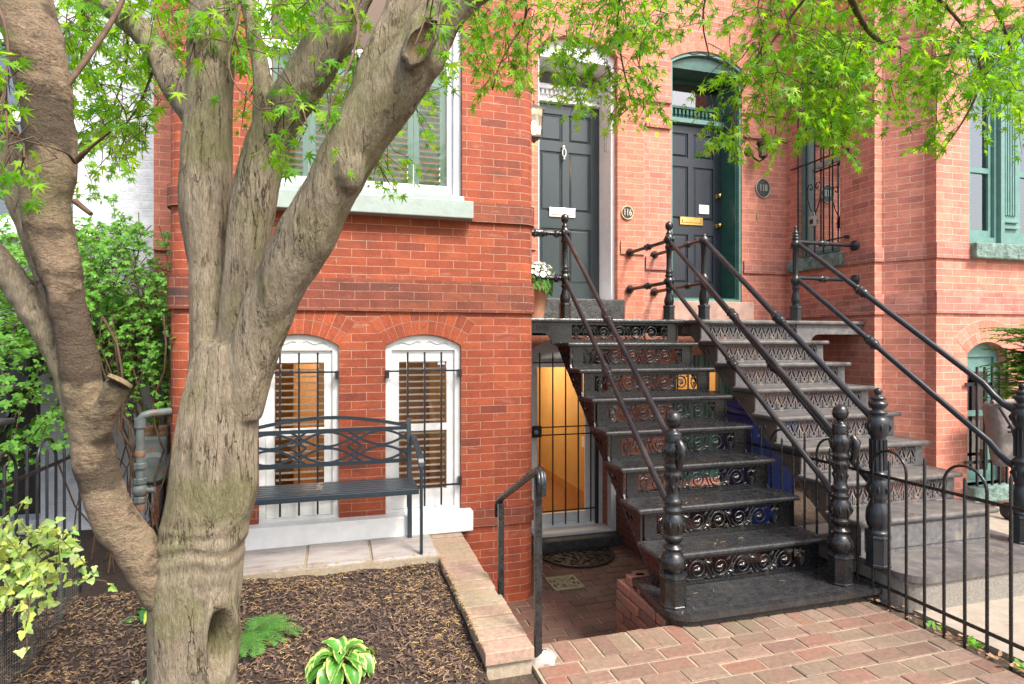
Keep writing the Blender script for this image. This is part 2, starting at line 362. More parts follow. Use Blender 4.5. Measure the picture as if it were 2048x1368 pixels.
leafmat('ever_leaf', [(.10, .30, .03), (.16, .38, .04), (.07, .22, .03)], .3)
leafmat('flower_leaf', [(.10, .28, .04), (.07, .2, .03)], .3)
def glassmat(name, tint=(1, 1, 1), refl=.12, rough=0.02):
    m, n, l, b = newmat(name); n.remove(b)
    t = nd(n, 'ShaderNodeBsdfTransparent'); t.inputs[0].default_value = (*tint, 1)
    gl = nd(n, 'ShaderNodeBsdfGlossy'); gl.inputs['Roughness'].default_value = rough
    lw = nd(n, 'ShaderNodeFresnel'); lw.inputs[0].default_value = 1.5
    ad = nd(n, 'ShaderNodeMath', operation='ADD'); l.new(lw.outputs[0], ad.inputs[0]); ad.inputs[1].default_value = refl; ad.use_clamp = True
    mx = nd(n, 'ShaderNodeMixShader'); l.new(ad.outputs[0], mx.inputs[0]); l.new(t.outputs[0], mx.inputs[1]); l.new(gl.outputs[0], mx.inputs[2])
    l.new(mx.outputs[0], n['Material Output'].inputs[0]); return m
glassmat('glass', refl=.03); glassmat('glass_dark', (.6, .65, .65), .22); glassmat('lamp_glass', (.95, .93, .88), .05, .1)
def emit(name, c, s):
    m, n, l, b = newmat(name); b.inputs['Base Color'].default_value = (*c, 1); b.inputs['Emission Color'].default_value = (*c, 1); b.inputs['Emission Strength'].default_value = s
emit('bulb', (1, .72, .4), 12)
def barkmat(name, c1, c2, dark, moss, mossamt, ring=0):
    m, n, l, b = newmat(name); tc = nd(n, 'ShaderNodeTexCoord'); vec = tc.outputs['Object']
    mp = nd(n, 'ShaderNodeMapping'); mp.inputs['Scale'].default_value = (1, 1, .22) if not ring else (1, 1, 1.5); l.new(vec, mp.inputs[0])
    f1 = nz(n, l, mp.outputs[0], 48, 8, .8); f2 = nz(n, l, vec, 3.2, 6, .65); f3 = nz(n, l, mp.outputs[0], 12, 6, .7)
    c = ramp(n, l, f1, [(.3, c1), (.68, c2)]); c = mix(n, l, ramp(n, l, f3, [(.56, (0, 0, 0)), (.66, (.8,)*3)]), c, dark)
    c = mix(n, l, ramp(n, l, f2, [(.48, (0, 0, 0)), (.64, (mossamt,)*3)]), c, moss)
    if ring:
        f4 = nz(n, l, mp.outputs[0], 3.4, 5, .6); c = mix(n, l, ramp(n, l, f4, [(.46, (0, 0, 0)), (.52, (.8,)*3)]), c, dark)
    m2 = nd(n, 'ShaderNodeMapping'); m2.inputs['Scale'].default_value = (1, 1, .13) if not ring else (.5, .5, 2); l.new(vec, m2.inputs[0])
    f5 = nz(n, l, m2.outputs[0], 16, 5, .62); s5 = nd(n, 'ShaderNodeMath', operation='SUBTRACT'); l.new(f5, s5.inputs[0]); s5.inputs[1].default_value = .5
    a5 = nd(n, 'ShaderNodeMath', operation='ABSOLUTE'); l.new(s5.outputs[0], a5.inputs[0])
    gate = ramp(n, l, nz(n, l, vec, 5, 3), [(.42 if not ring else .54, (0, 0, 0)), (.55 if not ring else .62, (1, 1, 1))])
    ck = mix(n, l, gate, (1, 1, 1), ramp(n, l, a5.outputs[0], [(.0, (.34, .29, .24)), (.014, (1, 1, 1))])); c = mix(n, l, 1.0, c, ck, 'MULTIPLY')
    f6 = nz(n, l, mp.outputs[0], 150, 3, .8); c = mix(n, l, .55, c, mix(n, l, 1.0, c, ramp(n, l, f6, [(.3, (.45, .43, .4)), (.7, (1.5, 1.5, 1.5))]), 'MULTIPLY'))
    l.new(c, b.inputs['Base Color']); b.inputs['Roughness'].default_value = .85; b.inputs['Specular IOR Level'].default_value = .25
    h = nd(n, 'ShaderNodeMath', operation='ADD'); l.new(f1, h.inputs[0]); l.new(f3, h.inputs[1]); h2 = nd(n, 'ShaderNodeMath', operation='MULTIPLY_ADD'); l.new(ck, h2.inputs[0]); h2.inputs[1].default_value = .8; l.new(h.outputs[0], h2.inputs[2]); bump(n, l, b, h2.outputs[0], 1.0, .022); return m
barkmat('bark', (.19, .15, .095), (.44, .375, .275), (.11, .088, .056), (.17, .175, .06), .6)
barkmat('bark_mottled', (.22, .16, .105), (.47, .35, .235), (.085, .062, .045), (.22, .215, .115), .5, ring=1)
_b = MB.build
def _build(s, name, mats, parent=None, **k):
    o = _b(s, name, mats, parent, **k)
    if parent: o.matrix_parent_inverse = Matrix.Translation(-parent.location)
    return o
MB.build = _build
def XZ(y): return lambda s, z: Vector((s, y, z))
def YZ(x, sgn=1): return lambda s, z: Vector((x, s*sgn, z))
def rect(x0, x1, z0, z1): return [(x0, z0), (x1, z0), (x1, z1), (x0, z1)]
def arch(x0, x1, z0, zs, za, n=14):
    w = (x1-x0)/2; h = za-zs; R = (w*w+h*h)/(2*h); c = ((x0+x1)/2, za-R); a1 = math.asin(min(1, w/R))
    return [(x0, z0), (x1, z0)] + [(c[0]+R*sin(a1-2*a1*i/n), c[1]+R*cos(a1-2*a1*i/n)) for i in range(n+1)]
def vouss(mb, x0, x1, zs, za, y, rings=(.105, .105), n=13, to3=None, out=.003):
    w = (x1-x0)/2; h = za-zs; R = (w*w+h*h)/(2*h); cx, cz = (x0+x1)/2, za-R; a1 = math.asin(min(1, w/R)); r = R; RO = R+sum(rings)
    AA = [-a1+2*a1*i/24 for i in range(25)]
    mb.plate([(cx+RO*sin(a), cz+RO*cos(a)) for a in AA]+[(cx+(R+.002)*sin(a), cz+(R+.002)*cos(a)) for a in AA[::-1]], [], XZ(y-.0012), (0, .01, 0), 1)
    to3 = to3 or XZ(y-out)
    for k, rh in enumerate(rings):
        for i in range(n):
            A = [-a1+2*a1*(i+q)/n for q in (.04, .96)]; g = .0032
            pts = [(cx+rr*sin(a), cz+rr*cos(a)) for rr, a in ((r+g, A[0]), (r+g, A[1]), (r+rh-g, A[1]), (r+rh-g, A[0]))]
            mb.plate(pts, [], to3, (to3(0, 0)-to3(0, 0))+Vector((0, .02, 0)) if to3(1, 0).x != to3(0, 0).x else Vector((.02, 0, 0)))
        r += rh
def strip(mb, path, z0, z1, u0=0, m=0):
    u = u0
    for a, b in zip(path, path[1:]):
        d = math.hypot(b[0]-a[0], b[1]-a[1])
        mb.add([(a[0], a[1], z0), (b[0], b[1], z0), (b[0], b[1], z1), (a[0], a[1], z1)], [(0, 1, 2, 3)], m, [[(u, z0), (u+d, z0), (u+d, z1), (u, z1)]]); u += d
    return u
def belt(mb, outer, inner, z0, z1, u0=0):
    strip(mb, outer, z0, z1, u0)
    for z, up in ((z1, 1), (z0, 0)):
        u = 0
        for (a, b, c, d) in zip(outer, outer[1:], inner[1:], inner):
            L = math.hypot(b[0]-a[0], b[1]-a[1]); q = [(a[0], a[1], z), (b[0], b[1], z), (c[0], c[1], z), (d[0], d[1], z)]
            mb.add(q, [(0, 1, 2, 3) if up else (3, 2, 1, 0)], 0, [[(u, .01), (u+L, .01), (u+L, .03), (u, .03)]]); u += L
# ================================================================ ground and paving
g = MB()
for x0, x1, y0, y1 in ((-60, 60, -60, 2.86), (-60, .66, 2.86, 4.56), (2.98, 60, 2.86, 4.3), (2.98, 4.95, 4.3, 5.74), (-60, -1.42, 4.56, 5.76), (-60, 60, 12, 90), (-60, -8, 5.76, 12), (9, 60, 4.3, 12)):
    g.add([(x0, y0, -.03), (x1, y0, -.03), (x1, y1, -.03), (x0, y1, -.03)], [(0, 1, 2, 3)])
struct(g, 'ground', 'soil')
g = MB(); random.seed(3)
def paver(mb, x0, x1, y0, y1, z, h=.05, j=.0022, gap=.0048):
    dz = random.gauss(0, .0018); b = .0035; jx, jy = random.gauss(0, j), random.gauss(0, j)
    a0, a1, b0, b1 = x0+gap+jx, x1-gap+jx, y0+gap+jy, y1-gap+jy; zt = z+dz
    tl = [random.gauss(0, .0012) for _ in range(4)]
    lo = [(a0, b0, zt-h), (a1, b0, zt-h), (a1, b1, zt-h), (a0, b1, zt-h)]; mi = [(a0, b0, zt-b), (a1, b0, zt-b), (a1, b1, zt-b), (a0, b1, zt-b)]
    to = [(a0+b, b0+b, zt+tl[0]), (a1-b, b0+b, zt+tl[1]), (a1-b, b1-b, zt+tl[2]), (a0+b, b1-b, zt+tl[3])]
    mb.add(lo+mi+to, [(0, 1, 5, 4), (1, 2, 6, 5), (2, 3, 7, 6), (3, 0, 4, 7), (4, 5, 9, 8), (5, 6, 10, 9), (6, 7, 11, 10), (7, 4, 8, 11), (8, 9, 10, 11)])
x = .93
while x < 2.98: paver(g, x, min(x+.106, 3.0), 2.68, 2.885, 0); x += .106
y = 2.68; k = 0
while y > .9:
    x = .90 - (k % 2)*.105
    while x < 2.99:
        xa, xb = max(x, .90), min(x+.21, 3.0)
        if xb-xa > .03: paver(g, xa, xb, y-.106, y, 0)
        x += .21
    y -= .106; k += 1
struct(g, 'brick_paving', 'paver')
g = MB(); g.box(.89, 3.01, .7, 2.88, -.06, -.0055); g.box(.89, 1.70, 2.88, 2.892, -.5, -.012)
struct(g, 'paving_bed', 'mortar')
# areaway floor and its steps
g = MB(); random.seed(5)
g2 = MB()
for (ya, yb, z) in ((2.895, 3.17, -.17), (3.17, 3.45, -.34)):
    x = .89
    while x < 1.72: paver(g, x, x+.104, ya, yb, z, .17); x += .104
y = 3.45; k = 0
while y < 5.72:
    x = .9-(k % 2)*.105
    while x < 2.85: paver(g, x, x+.21, y, y+.106, -.5); x += .21
    y += .106; k += 1
struct(g, 'areaway_floor', 'area_brick')
g2.box(.8, 2.95, 2.9, 5.74, -.62, -.51); struct(g2, 'areaway_bed', 'mortar')
# flagstone patio in front of the bay
g = MB(); random.seed(2)
ys = [3.97, 4.49]; xs = [.645, .21, -.20, -.62, -1.04]
for a, b in zip(xs, xs[1:]):
    g.box(b+.012, a-.006, 3.975, 4.48, .02, .118+random.uniform(-.003, .003))
struct(g, 'flagstone_patio', 'slate', bevel=.006)
g = MB(); g.box(-1.05, .655, 3.955, 4.5, -.03, .108); struct(g, 'patio_bed', 'mortar')
g = MB(); g.box(3.16, 12, -3, 4.13, -.04, .0); g.box(5.21, 12, 4.13, 4.149, -.04, .0); struct(g, 'concrete_yard', 'concrete')
# mulch bed ground, gently uneven
g = MB(); nx, ny = 80, 70; x0, x1, y0, y1 = -2.6, .655, .9, 3.96
def mz(x, y): return .02+.03*noise.noise(Vector((x*1.7, y*1.7, 0)))+.015*noise.noise(Vector((x*7, y*7, 3)))+.055*max(0, (y-2.9)/1.0)
vs = [(x0+(x1-x0)*i/nx, y0+(y1-y0)*j/ny, mz(x0+(x1-x0)*i/nx, y0+(y1-y0)*j/ny)) for j in range(ny+1) for i in range(nx+1)]
g.add(vs, [(j*(nx+1)+i, j*(nx+1)+i+1, (j+1)*(nx+1)+i+1, (j+1)*(nx+1)+i) for j in range(ny) for i in range(nx)], 0, sm=True)
struct(g, 'mulch_bed', 'mulch_soil')
g = MB(); g.add([(-2.6, 3.95, -.01), (-1.03, 3.95, -.01), (-1.03, 5.7, -.01), (-2.6, 5.7, -.01)], [(0, 1, 2, 3)]); struct(g, 'soil_strip', 'mulch_soil')

# ================================================================ house with the bay (left brick house)
def bay(off, r=.11, x0=-1.097, x1=1.5, yf=4.5, back=5.69, n=8):
    x0 -= off; x1 += off; yf -= off; r += off; p = [(x0, back)]
    p += [(x0+r-r*cos(pi/2*i/n), yf+r-r*sin(pi/2*i/n)) for i in range(n+1)]
    p += [(x1-r+r*sin(pi/2*i/n), yf+r-r*cos(pi/2*i/n)) for i in range(n+1)]
    return p + [(x1, back)]
h116 = thing('row_house', 'orange-red brick row house with rounded bay, charcoal door and mint shutters', 'house', 'row houses along the street', loc=(.9, 5, -.4))
TOPZ = 7.2
A = (-.53, .01, .26, 1.50, 1.585); B = (.34, .905, .26, 1.50, 1.585); U = (-.554, .913, 2.60, 4.5, 4.72)
g = MB(); bp = bay(0)
i0 = 9; xL, xR = bp[i0][0], bp[i0+1][0]
uL = strip(g, bp[:i0+1], -.8, TOPZ, 0)
g.plate(rect(xL, xR, -.8, TOPZ), [arch(*A), arch(*B), arch(*U)], XZ(4.5), (0, .14, 0), side='holes', u0=uL-xL)
strip(g, bp[i0+1:], -.8, TOPZ, uL+xR-xL)
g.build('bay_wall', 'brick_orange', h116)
D1 = (1.93, 2.80, 1.76, 4.5, 4.65); D0 = (1.86, 2.68, -.40, 1.46, 1.58)
g = MB()
g.plate(rect(1.45, 3.11, -.8, TOPZ), [arch(*D1), arch(*D0)], XZ(5.69), (0, .3, 0), side='holes', u0=.07)
g.plate(rect(-1.485, -1.05, -.8, TOPZ), [], XZ(5.69), (0, .02, 0), side='holes')
strip(g, [(-1.485, 6.2), (-1.485, 5.69)], -.8, TOPZ)
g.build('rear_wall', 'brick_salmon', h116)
g = None
def course(mat, par, *a):
    m_ = MB(); belt(m_, *a); m_.build('string_course', mat, par)
for z0, z1, off in ((1.755, 1.99, .022), (.115, .25, .018)):
    pth, inn = bay(off), bay(-.01)
    if z0 < 1:   # the base course is interrupted by the window sill
        k = [i for i, p in enumerate(pth) if p[0] > .98]; course('orange_sooty', h116, [(.98, 4.482)]+pth[k[0]:], [(.98, 4.51)]+inn[k[0]:], z0, z1, .1)
        k = [i for i, p in enumerate(pth) if p[0] < -.6]; course('orange_sooty', h116, pth[:k[-1]+1]+[(-.64, 4.482)], inn[:k[-1]+1]+[(-.64, 4.51)], z0, z1)
    else: course('orange_sooty', h116, pth, inn, z0, z1, .05)
for sel in (0, 1):
    pth, inn = bay(.022), bay(-.01)
    if sel: k = [i for i, p in enumerate(pth) if p[0] > .98][0]; course('orange_sooty', h116, [(.985, 4.478)]+pth[k:], [(.985, 4.51)]+inn[k:], 2.45, 2.60, .13)
    else: k = [i for i, p in enumerate(pth) if p[0] < -.6][-1]; course('orange_sooty', h116, pth[:k+1]+[(-.64, 4.478)], inn[:k+1]+[(-.64, 4.51)], 2.45, 2.60)
course('brick_salmon', h116, [(2.83, 5.672), (3.105, 5.672)], [(2.83, 5.70), (3.105, 5.70)], 2.45, 2.58); course('brick_salmon', h116, [(1.5, 5.672), (1.9, 5.672)], [(1.5, 5.70), (1.9, 5.70)], 2.45, 2.58)
course('brick_salmon', h116, [(-1.48, 5.66), (-1.1, 5.66)], [(-1.48, 5.70), (-1.1, 5.70)], 2.3, 2.47)
for q in (A, B, U):
    g = MB(); vouss(g, q[0]-.0, q[1]+.0, q[3], q[4], 4.5, n=11 if q is not U else 27); g.build('window_arch', ['voussoir_orange', 'mortar_orange'], h116)
g = MB(); vouss(g, D1[0], D1[1], D1[3], D1[4], 5.69, n=17); g.build('door_arch', ['voussoir_salmon', 'mortar_pink'], h116)
# sills
g = MB(); g.box(-.62, .98, 4.40, 4.52, 2.455, 2.585); g.box(-.56, .92, 4.45, 4.66, 2.56, 2.63); g.build('window_sill', 'sill_paint', h116, bevel=.006)
g = MB(); g.box(-.64, .98, 4.405, 4.66, .112, .262); g.build('window_sill', 'white_paint', h116, bevel=.008)

def sash_window(par, x0, x1, z0, zs, za, y, dep, mats, frame=.05, sashw=.07, rail=None, railh=.05, bot=.12, top=.09, to3f=None, tv=None, glass='glass'):
    """arched frame, a sash with one meeting rail and two panes; returns the window part"""
    to3f = to3f or (lambda d: XZ(y+d)); tv = tv or Vector((0, 1, 0))
    f = MB(); f.plate(arch(x0+.002, x1-.002, z0+.002, zs, za-.002), [rect(x0+frame, x1-frame, z0+.02, zs-.03)], to3f(0), tv*dep)
    win = f.build('window', mats[0], par, bevel=.004)
    s = MB(); a, b, c, d = x0+frame+.002, x1-frame-.002, z0+.022, zs-.032
    rz = rail if rail else (c+d)/2
    holes = [rect(a+sashw, b-sashw, c+bot, rz-railh/2), rect(a+sashw, b-sashw, rz+railh/2, d-top)]
    s.plate(rect(a, b, c, d), holes, to3f(.02), tv*.04); s.build('sash', mats[1], win, bevel=.004)
    for hrect in holes:
        (p, q), (r_, _), (_, t_), _ = hrect
        pn = MB(); pn.add([to3f(.04)(p-.01, q-.01), to3f(.04)(r_+.01, q-.01), to3f(.04)(r_+.01, t_+.01), to3f(.04)(p-.01, t_+.01)], [(0, 1, 2, 3)]); pn.build('pane', glass, win)
    return win, holes
def blinds(par, x0, x1, z0, z1, y, n, mat='blind', wdt=.03, tilt=.25, th=.003):
    b = MB()
    R = Matrix.Rotation(tilt, 3, 'X')
    for i in range(n):
        b.obox(((x0+x1)/2, y, z0+(z1-z0)*(i+.5)/n), (x1-x0, wdt, th), R)
    return b.build('blind', mat, par)
def wbars(par, xs, z0, z1, hz, x0, x1, y=4.47, r=.007, clips=True):
    b = MB()
    for xx in xs: b.bar((xx, y, z0), (xx, y, z1), .013, .013)
    for z in hz:
        b.bar((x0, y+.012, z), (x1, y+.012, z), .009, .013)
        if clips:
            for xx in (x0, x1): b.box(xx-.012, xx+.012, y, y+.05, z-.05 if z > .8 else z-.01, z+.008 if z > .8 else z+.05)
    return b.build('security_bars', 'dark_iron', par)
for q in (A, B):
    wn, hs = sash_window(h116, *q, 4.53, .10, ('white_paint', 'white_paint'), rail=.885, sashw=.055, bot=.13, top=.085, frame=.045)
    c = (q[0]+q[1])/2
    blinds(wn, q[0]+.10, q[1]-.10, .40, 1.40, 4.66, 20, wdt=.017, th=.004, tilt=.6)
    o = wbars(wn, [c-.125, c, c+.125], .17+.14, 1.455, (1.315, .455), q[0]+.012, q[1]-.012)
    if q is B: t = MB(); t.box(.735, .79, 4.560, 4.5615, 1.345, 1.39); t.box(.735, .79, 4.559, 4.5602, 1.345, 1.358, 1); t.build('sticker', ['petal', 'blue_plastic'], wn)
    # carved scroll in the arch head
    t = MB()
    for sg in (-1, 1):
        pts = [(c+sg*(.02+.028*k-.0*k), 4.526, 1.528+.010*sin(k*1.6)-.0022*k) for k in range(7)]
        t.tube([V(p) for p in pts], .0022, 5)
    t.build('carving', 'sill_paint', wn)
# upper window with shutters
x0, x1, z0, zs, za = U
f = MB(); f.plate(arch(x0+.002, x1-.002, z0+.04, zs, za-.002), [rect(x0+.055, x1-.055, z0+.06, 4.3)], XZ(4.55), (0, .12, 0))
uw = f.build('window', 'trim_white', h116, bevel=.006)
s = MB(); s.plate(rect(x0+.057, x1-.057, z0+.062, 4.298), [rect(x0+.1, x1-.1, z0+.13, 3.62), rect(x0+.1, x1-.1, 3.70, 4.24)], XZ(4.59), (0, .05, 0)); s.build('sash', 'trim_white', uw, bevel=.005)
s = MB(); s.box(x0+.1, x1-.1, 4.575, 4.60, 3.635, 3.65); s.box(x0+.1, x1-.1, 4.575, 4.60, 3.672, 3.684); s.build('rail_moulding', 'trim_white', uw)
for a, b in ((z0+.12, 3.63), (3.69, 4.25)):
    pn = MB(); pn.add([(x0+.09, 4.615, a), (x1-.09, 4.615, a), (x1-.09, 4.615, b), (x0+.09, 4.615, b)], [(0, 1, 2, 3)]); pn.build('pane', 'glass', uw)
for a, b in ((-.45, -.203), (-.199, .18), (.184, .561), (.565, .81)):
    s = MB(); lo, hi = z0+.10, 3.64
    s.plate(rect(a, b, lo, hi), [rect(a+.042, b-.042, lo+.05, hi-.12)], XZ(4.66), (0, .028, 0))
    n = 17; R = Matrix.Rotation(-.35, 3, 'X')
    for i in range(n): s.obox(((a+b)/2, 4.674, lo+.05+(hi-lo-.17)*(i+.5)/n), (b-a-.08, .042, .008), R)
    s.build('shutter', 'mint_paint', uw)

def panel_door(par, name, x0, x1, z0, z1, y, mat, rows):
    """six panel door: rows = list of (zlo, zhi) as fractions"""
    d = MB(); w = x1-x0; hh = z1-z0; holes = []
    for lo, hi in rows:
        for a, b in ((.13, .455), (.545, .87)): holes.append(rect(x0+a*w, x0+b*w, z0+lo*hh, z0+hi*hh))
    d.plate(rect(x0, x1, z0, z1), holes, XZ(y), (0, .045, 0))
    for hr in holes:
        a, c = hr[0]; b, e = hr[2]
        d.box(a-.002, b+.002, y+.016, y+.04, c-.002, e+.002)
        i1, i2, yo, yi = .014, .034, y+.0158, y+.003
        q = [(a+i1, yo, c+i1), (b-i1, yo, c+i1), (b-i1, yo, e-i1), (a+i1, yo, e-i1), (a+i2, yi, c+i2), (b-i2, yi, c+i2), (b-i2, yi, e-i2), (a+i2, yi, e-i2)]
        d.add(q, [(4, 5, 6, 7), (0, 1, 5, 4), (1, 2, 6, 5), (2, 3, 7, 6), (3, 0, 4, 7)])
    return d.build(name, mat, par)
ROWS = [(.10, .385), (.475, .80), (.835, .955)]
ROWS = [(.09, .37), (.455, .76), (.81, .95)]
dr = panel_door(h116, 'front_door', 1.965, 2.755, 1.97, 4.08, 6.05, 'door_slate', ROWS)
k = MB(); k.ball((2.33, 6.03, 3.62), .022, 10); k.tube([V((2.33, 6.025, 3.60))+V((.020*sin(a), -.015, -.045+.045*cos(a))) for a in [2*pi*i/14 for i in range(15)]], .008, 6); k.ball((2.33, 6.012, 3.49), .016, 8)
k.build('knocker', 'silver', dr)
k = MB(); k.box(2.17, 2.47, 6.035, 6.049, 2.87, 2.97); k.box(2.195, 2.445, 6.028, 6.036, 2.893, 2.947); k.build('mail_slot', 'silver', dr, bevel=.003)
fr = MB()
fr.plate(arch(1.932, 2.798, 1.967, 4.5, 4.648), [rect(1.962, 2.758, 1.968+.002, 4.43)], XZ(5.76), (0, .33, 0))
fr.box(1.9621, 2.7579, 6.0, 6.10, 4.085, 4.12); fr.box(1.9621, 2.7579, 5.99, 6.10, 4.215, 4.26); fr.box(1.9621, 2.7579, 6.03, 6.10, 4.12, 4.215)
for i in range(16): fr.box(1.975+i*.0493, 1.975+i*.0493+.026, 6.005, 6.031, 4.16, 4.213); 
for i in range(32): fr.box(1.972+i*.0247, 1.972+i*.0247+.012, 6.018, 6.031, 4.128, 4.148)
fr.plate(rect(1.9622, 2.7578, 4.26, 4.559), [rect(1.99, 2.73, 4.29, 4.53)], XZ(6.04), (0, .05, 0))
fo = fr.build('door_surround', 'trim_white', h116, bevel=.003)
pn = MB(); pn.add([(1.98, 6.06, 4.28), (2.74, 6.06, 4.28), (2.74, 6.06, 4.54), (1.98, 6.06, 4.54)], [(0, 1, 2, 3)]); pn.build('transom', 'glass_dark', fo)
pn = MB(); pn.box(2.738, 2.757, 5.86, 5.885, 3.56, 3.70); tag(pn.build('doorpost_case', 'pale_metal', None, bevel=.004), 'small slanted pale case fixed on the white jamb beside the charcoal door', 'case', 'slanted cases on the door jambs')
ts = MB(); ts.box(1.88, 2.83, 5.58, 6.1, 1.739, 1.965); ts.build('threshold', 'black_stone', h116, bevel=.012)
# interior rooms
def room(par, x0, x1, y0, y1, z0, z1, mats, skip=()):
    r = MB()
    q = {'floor': ([(x0, y0, z0), (x1, y0, z0), (x1, y1, z0), (x0, y1, z0)], 1), 'ceil': ([(x0, y0, z1), (x0, y1, z1), (x1, y1, z1), (x1, y0, z1)], 2),
         'back': ([(x0, y1, z0), (x1, y1, z0), (x1, y1, z1), (x0, y1, z1)], 0), 'left': ([(x0, y0, z0), (x0, y1, z0), (x0, y1, z1), (x0, y0, z1)], 0), 'right': ([(x1, y1, z0), (x1, y0, z0), (x1, y0, z1), (x1, y1, z1)], 0)}
    for k_, (vv, mi) in q.items():
        if k_ not in skip: r.add(vv, [(0, 1, 2, 3)], mi)
    return r.build('room', mats, par)
def roomlight(name, loc, e, col=(1, .80, .56), r=.12):
    l = bpy.data.lights.new(name, 'POINT'); l.energy = e; l.color = col; l.shadow_soft_size = r
    o = bpy.data.objects.new(name, l); COL.objects.link(o); o.location = loc; return o
room(h116, 1.55, 2.84, 6.0, 9.5, -.37, 1.64, ['orange_wall', 'wood_floor', 'ceiling'])
g = MB(); g.box(2.82, 2.838, 6.02, 9.4, -.37, -.25); g.build('baseboard', 'wood', h116)
g = MB(); g.box(1.6, 2.05, 7.2, 7.7, .30, .33); [g.box(x-.02, x+.02, y-.02, y+.02, -.37, .30) for x in (1.65, 2.0) for y in (7.25, 7.65)]; g.build('hall_table', 'dark_wood', h116)
g = MB(); g.box(2.822, 2.8395, 6.62, 6.70, .27, .39); g.build('wall_socket', 'trim_white', h116)
room(h116, -1.0, 1.42, 4.72, 8.0, -.1, 1.70, ['orange_wall', 'wood_floor', 'ceiling'])
for (a, b, y) in ((-.45, -.2, 6.8), (.5, .78, 5.3), (.15, .3, 6.9)):
    g = MB(); g.box(a, b, y, y+.3, -.1, 1.45)
    for z in (.3, .7, 1.1): g.box(a+.02, b-.02, y-.012, y, z, z+.3)
    g.build('cupboard', 'wood', h116)
room(h116, -1.0, 1.42, 4.72, 8.0, 1.78, 5.2, ['orange_wall', 'wood_floor', 'ceiling'])
L = [roomlight('hall_lamp', (2.1, 7.6, 1.35), 22), roomlight('room_lamp', (.0, 6.1, 1.35), 15), roomlight('parlour_lamp', (.3, 6.2, 3.2), 26)]
for o_ in L: o_.parent = h116; o_.matrix_parent_inverse = Matrix.Translation(-h116.location)
g = MB(); g.box(1.9, 2.8, 6.105, 6.14, 1.7, 4.72); g.build('dark_backing', 'interior_dark', h116)  # added dark sheet behind door and transom, stands in for the unlit hall
# basement door with grille
fr = MB(); fr.plate(arch(1.862, 2.678, -.37, 1.46, 1.578), [rect(1.91, 2.60, -.33, 1.36)], XZ(5.80), (0, .14, 0))
bd = fr.build('basement_door', 'white_paint', h116, bevel=.005)
fr = MB(); fr.plate(rect(1.912, 2.598, -.328, 1.358), [rect(1.965, 2.50, -.24, 1.27)], XZ(5.83), (0, .04, 0)); fr.build('storm_door', 'white_paint', bd, bevel=.004)
pn = MB(); pn.add([(1.95, 5.85, -.25), (2.51, 5.85, -.25), (2.51, 5.85, 1.28), (1.95, 5.85, 1.28)], [(0, 1, 2, 3)]); pn.build('pane', 'glass', bd)
g = MB()
for xx in (1.97, 2.11, 2.25, 2.39, 2.53): g.bar((xx, 5.765, -.34), (xx, 5.765, 1.42), .012)
for z in (1.32, .66, .58, -.20): g.bar((1.9, 5.778, z), (2.62, 5.778, z), .012)
g.bar((2.60, 5.77, -.36), (2.60, 5.77, 1.40), .03); g.box(1.87, 1.985, 5.75, 5.79, .565, .68)
gr = g.build('grille', 'dark_iron', bd)
k = MB(); k.lathe((1.925, 5.75, .62), [(.022, 0), (.024, .012), (.016, .016)], 14, M=Matrix.Rotation(pi/2, 3, 'X')); k.build('lock', 'silver', gr)
g = MB(); g.box(2.682, 2.74, 5.60, 5.69, -.5, 1.4); g.build('corner_board', 'white_paint', h116, bevel=.004)
g = MB(); g.box(1.86, 2.72, 5.58, 5.94, -.395, -.37); g.build('basement_sill', 'white_paint', h116)
g = MB(); g.box(1.6, 2.75, 5.45, 5.9, -.5, -.397); g.build('basement_step', 'black_stone', h116, bevel=.01)

# ================================================================ neighbouring brick house on the right
h118 = thing('row_house', 'pink-red brick row house with green trim, black door and squared bay on the right', 'house', 'row houses along the street', loc=(4.5, 5, -.2))
D2 = (3.425, 4.313, 1.76, 4.56, 4.69); D3 = (3.45, 4.30, .02, 1.30, 1.40); SW = (4.93, 5.52, 2.44, 4.46, 4.66)
g = MB()
g.plate(rect(3.11, 4.91, -.8, TOPZ), [arch(*D2), arch(*D3)], XZ(5.688), (0, .34, 0), side='holes')
hole = [(p[0], p[1]) for p in arch(*SW)]
g.plate([(4.52, -.8), (5.69, -.8), (5.69, TOPZ), (4.52, TOPZ)], [hole], YZ(4.91), (.18, 0, 0), side='holes', u0=-5)
u = strip(g, [(4.91, 4.52), (4.995, 4.52), (5.205, 4.25), (5.215, 4.15)], -.8, TOPZ, .4)
RW = (5.61, 7.75, 2.44, 4.32, 4.62); BW = (5.59, 6.10, .20, 1.42, 1.53); BW2 = (6.5, 7.1, .20, 1.42, 1.53)
g.plate(rect(5.215, 9.0, -.8, TOPZ), [arch(*RW, n=24), arch(*BW), arch(*BW2)], XZ(4.15), (0, .2, 0), side='holes', u0=u-5.215)
strip(g, [(9.0, 4.15), (9.0, 6.2)], -.8, TOPZ)
g.build('wall', 'brick_pink', h118)
g = MB()
def corner(o): return [(4.91-o, 4.52-o), (4.995+o*.3, 4.52-o), (5.205-o*.3, 4.25-o), (5.215-o, 4.15-o)]
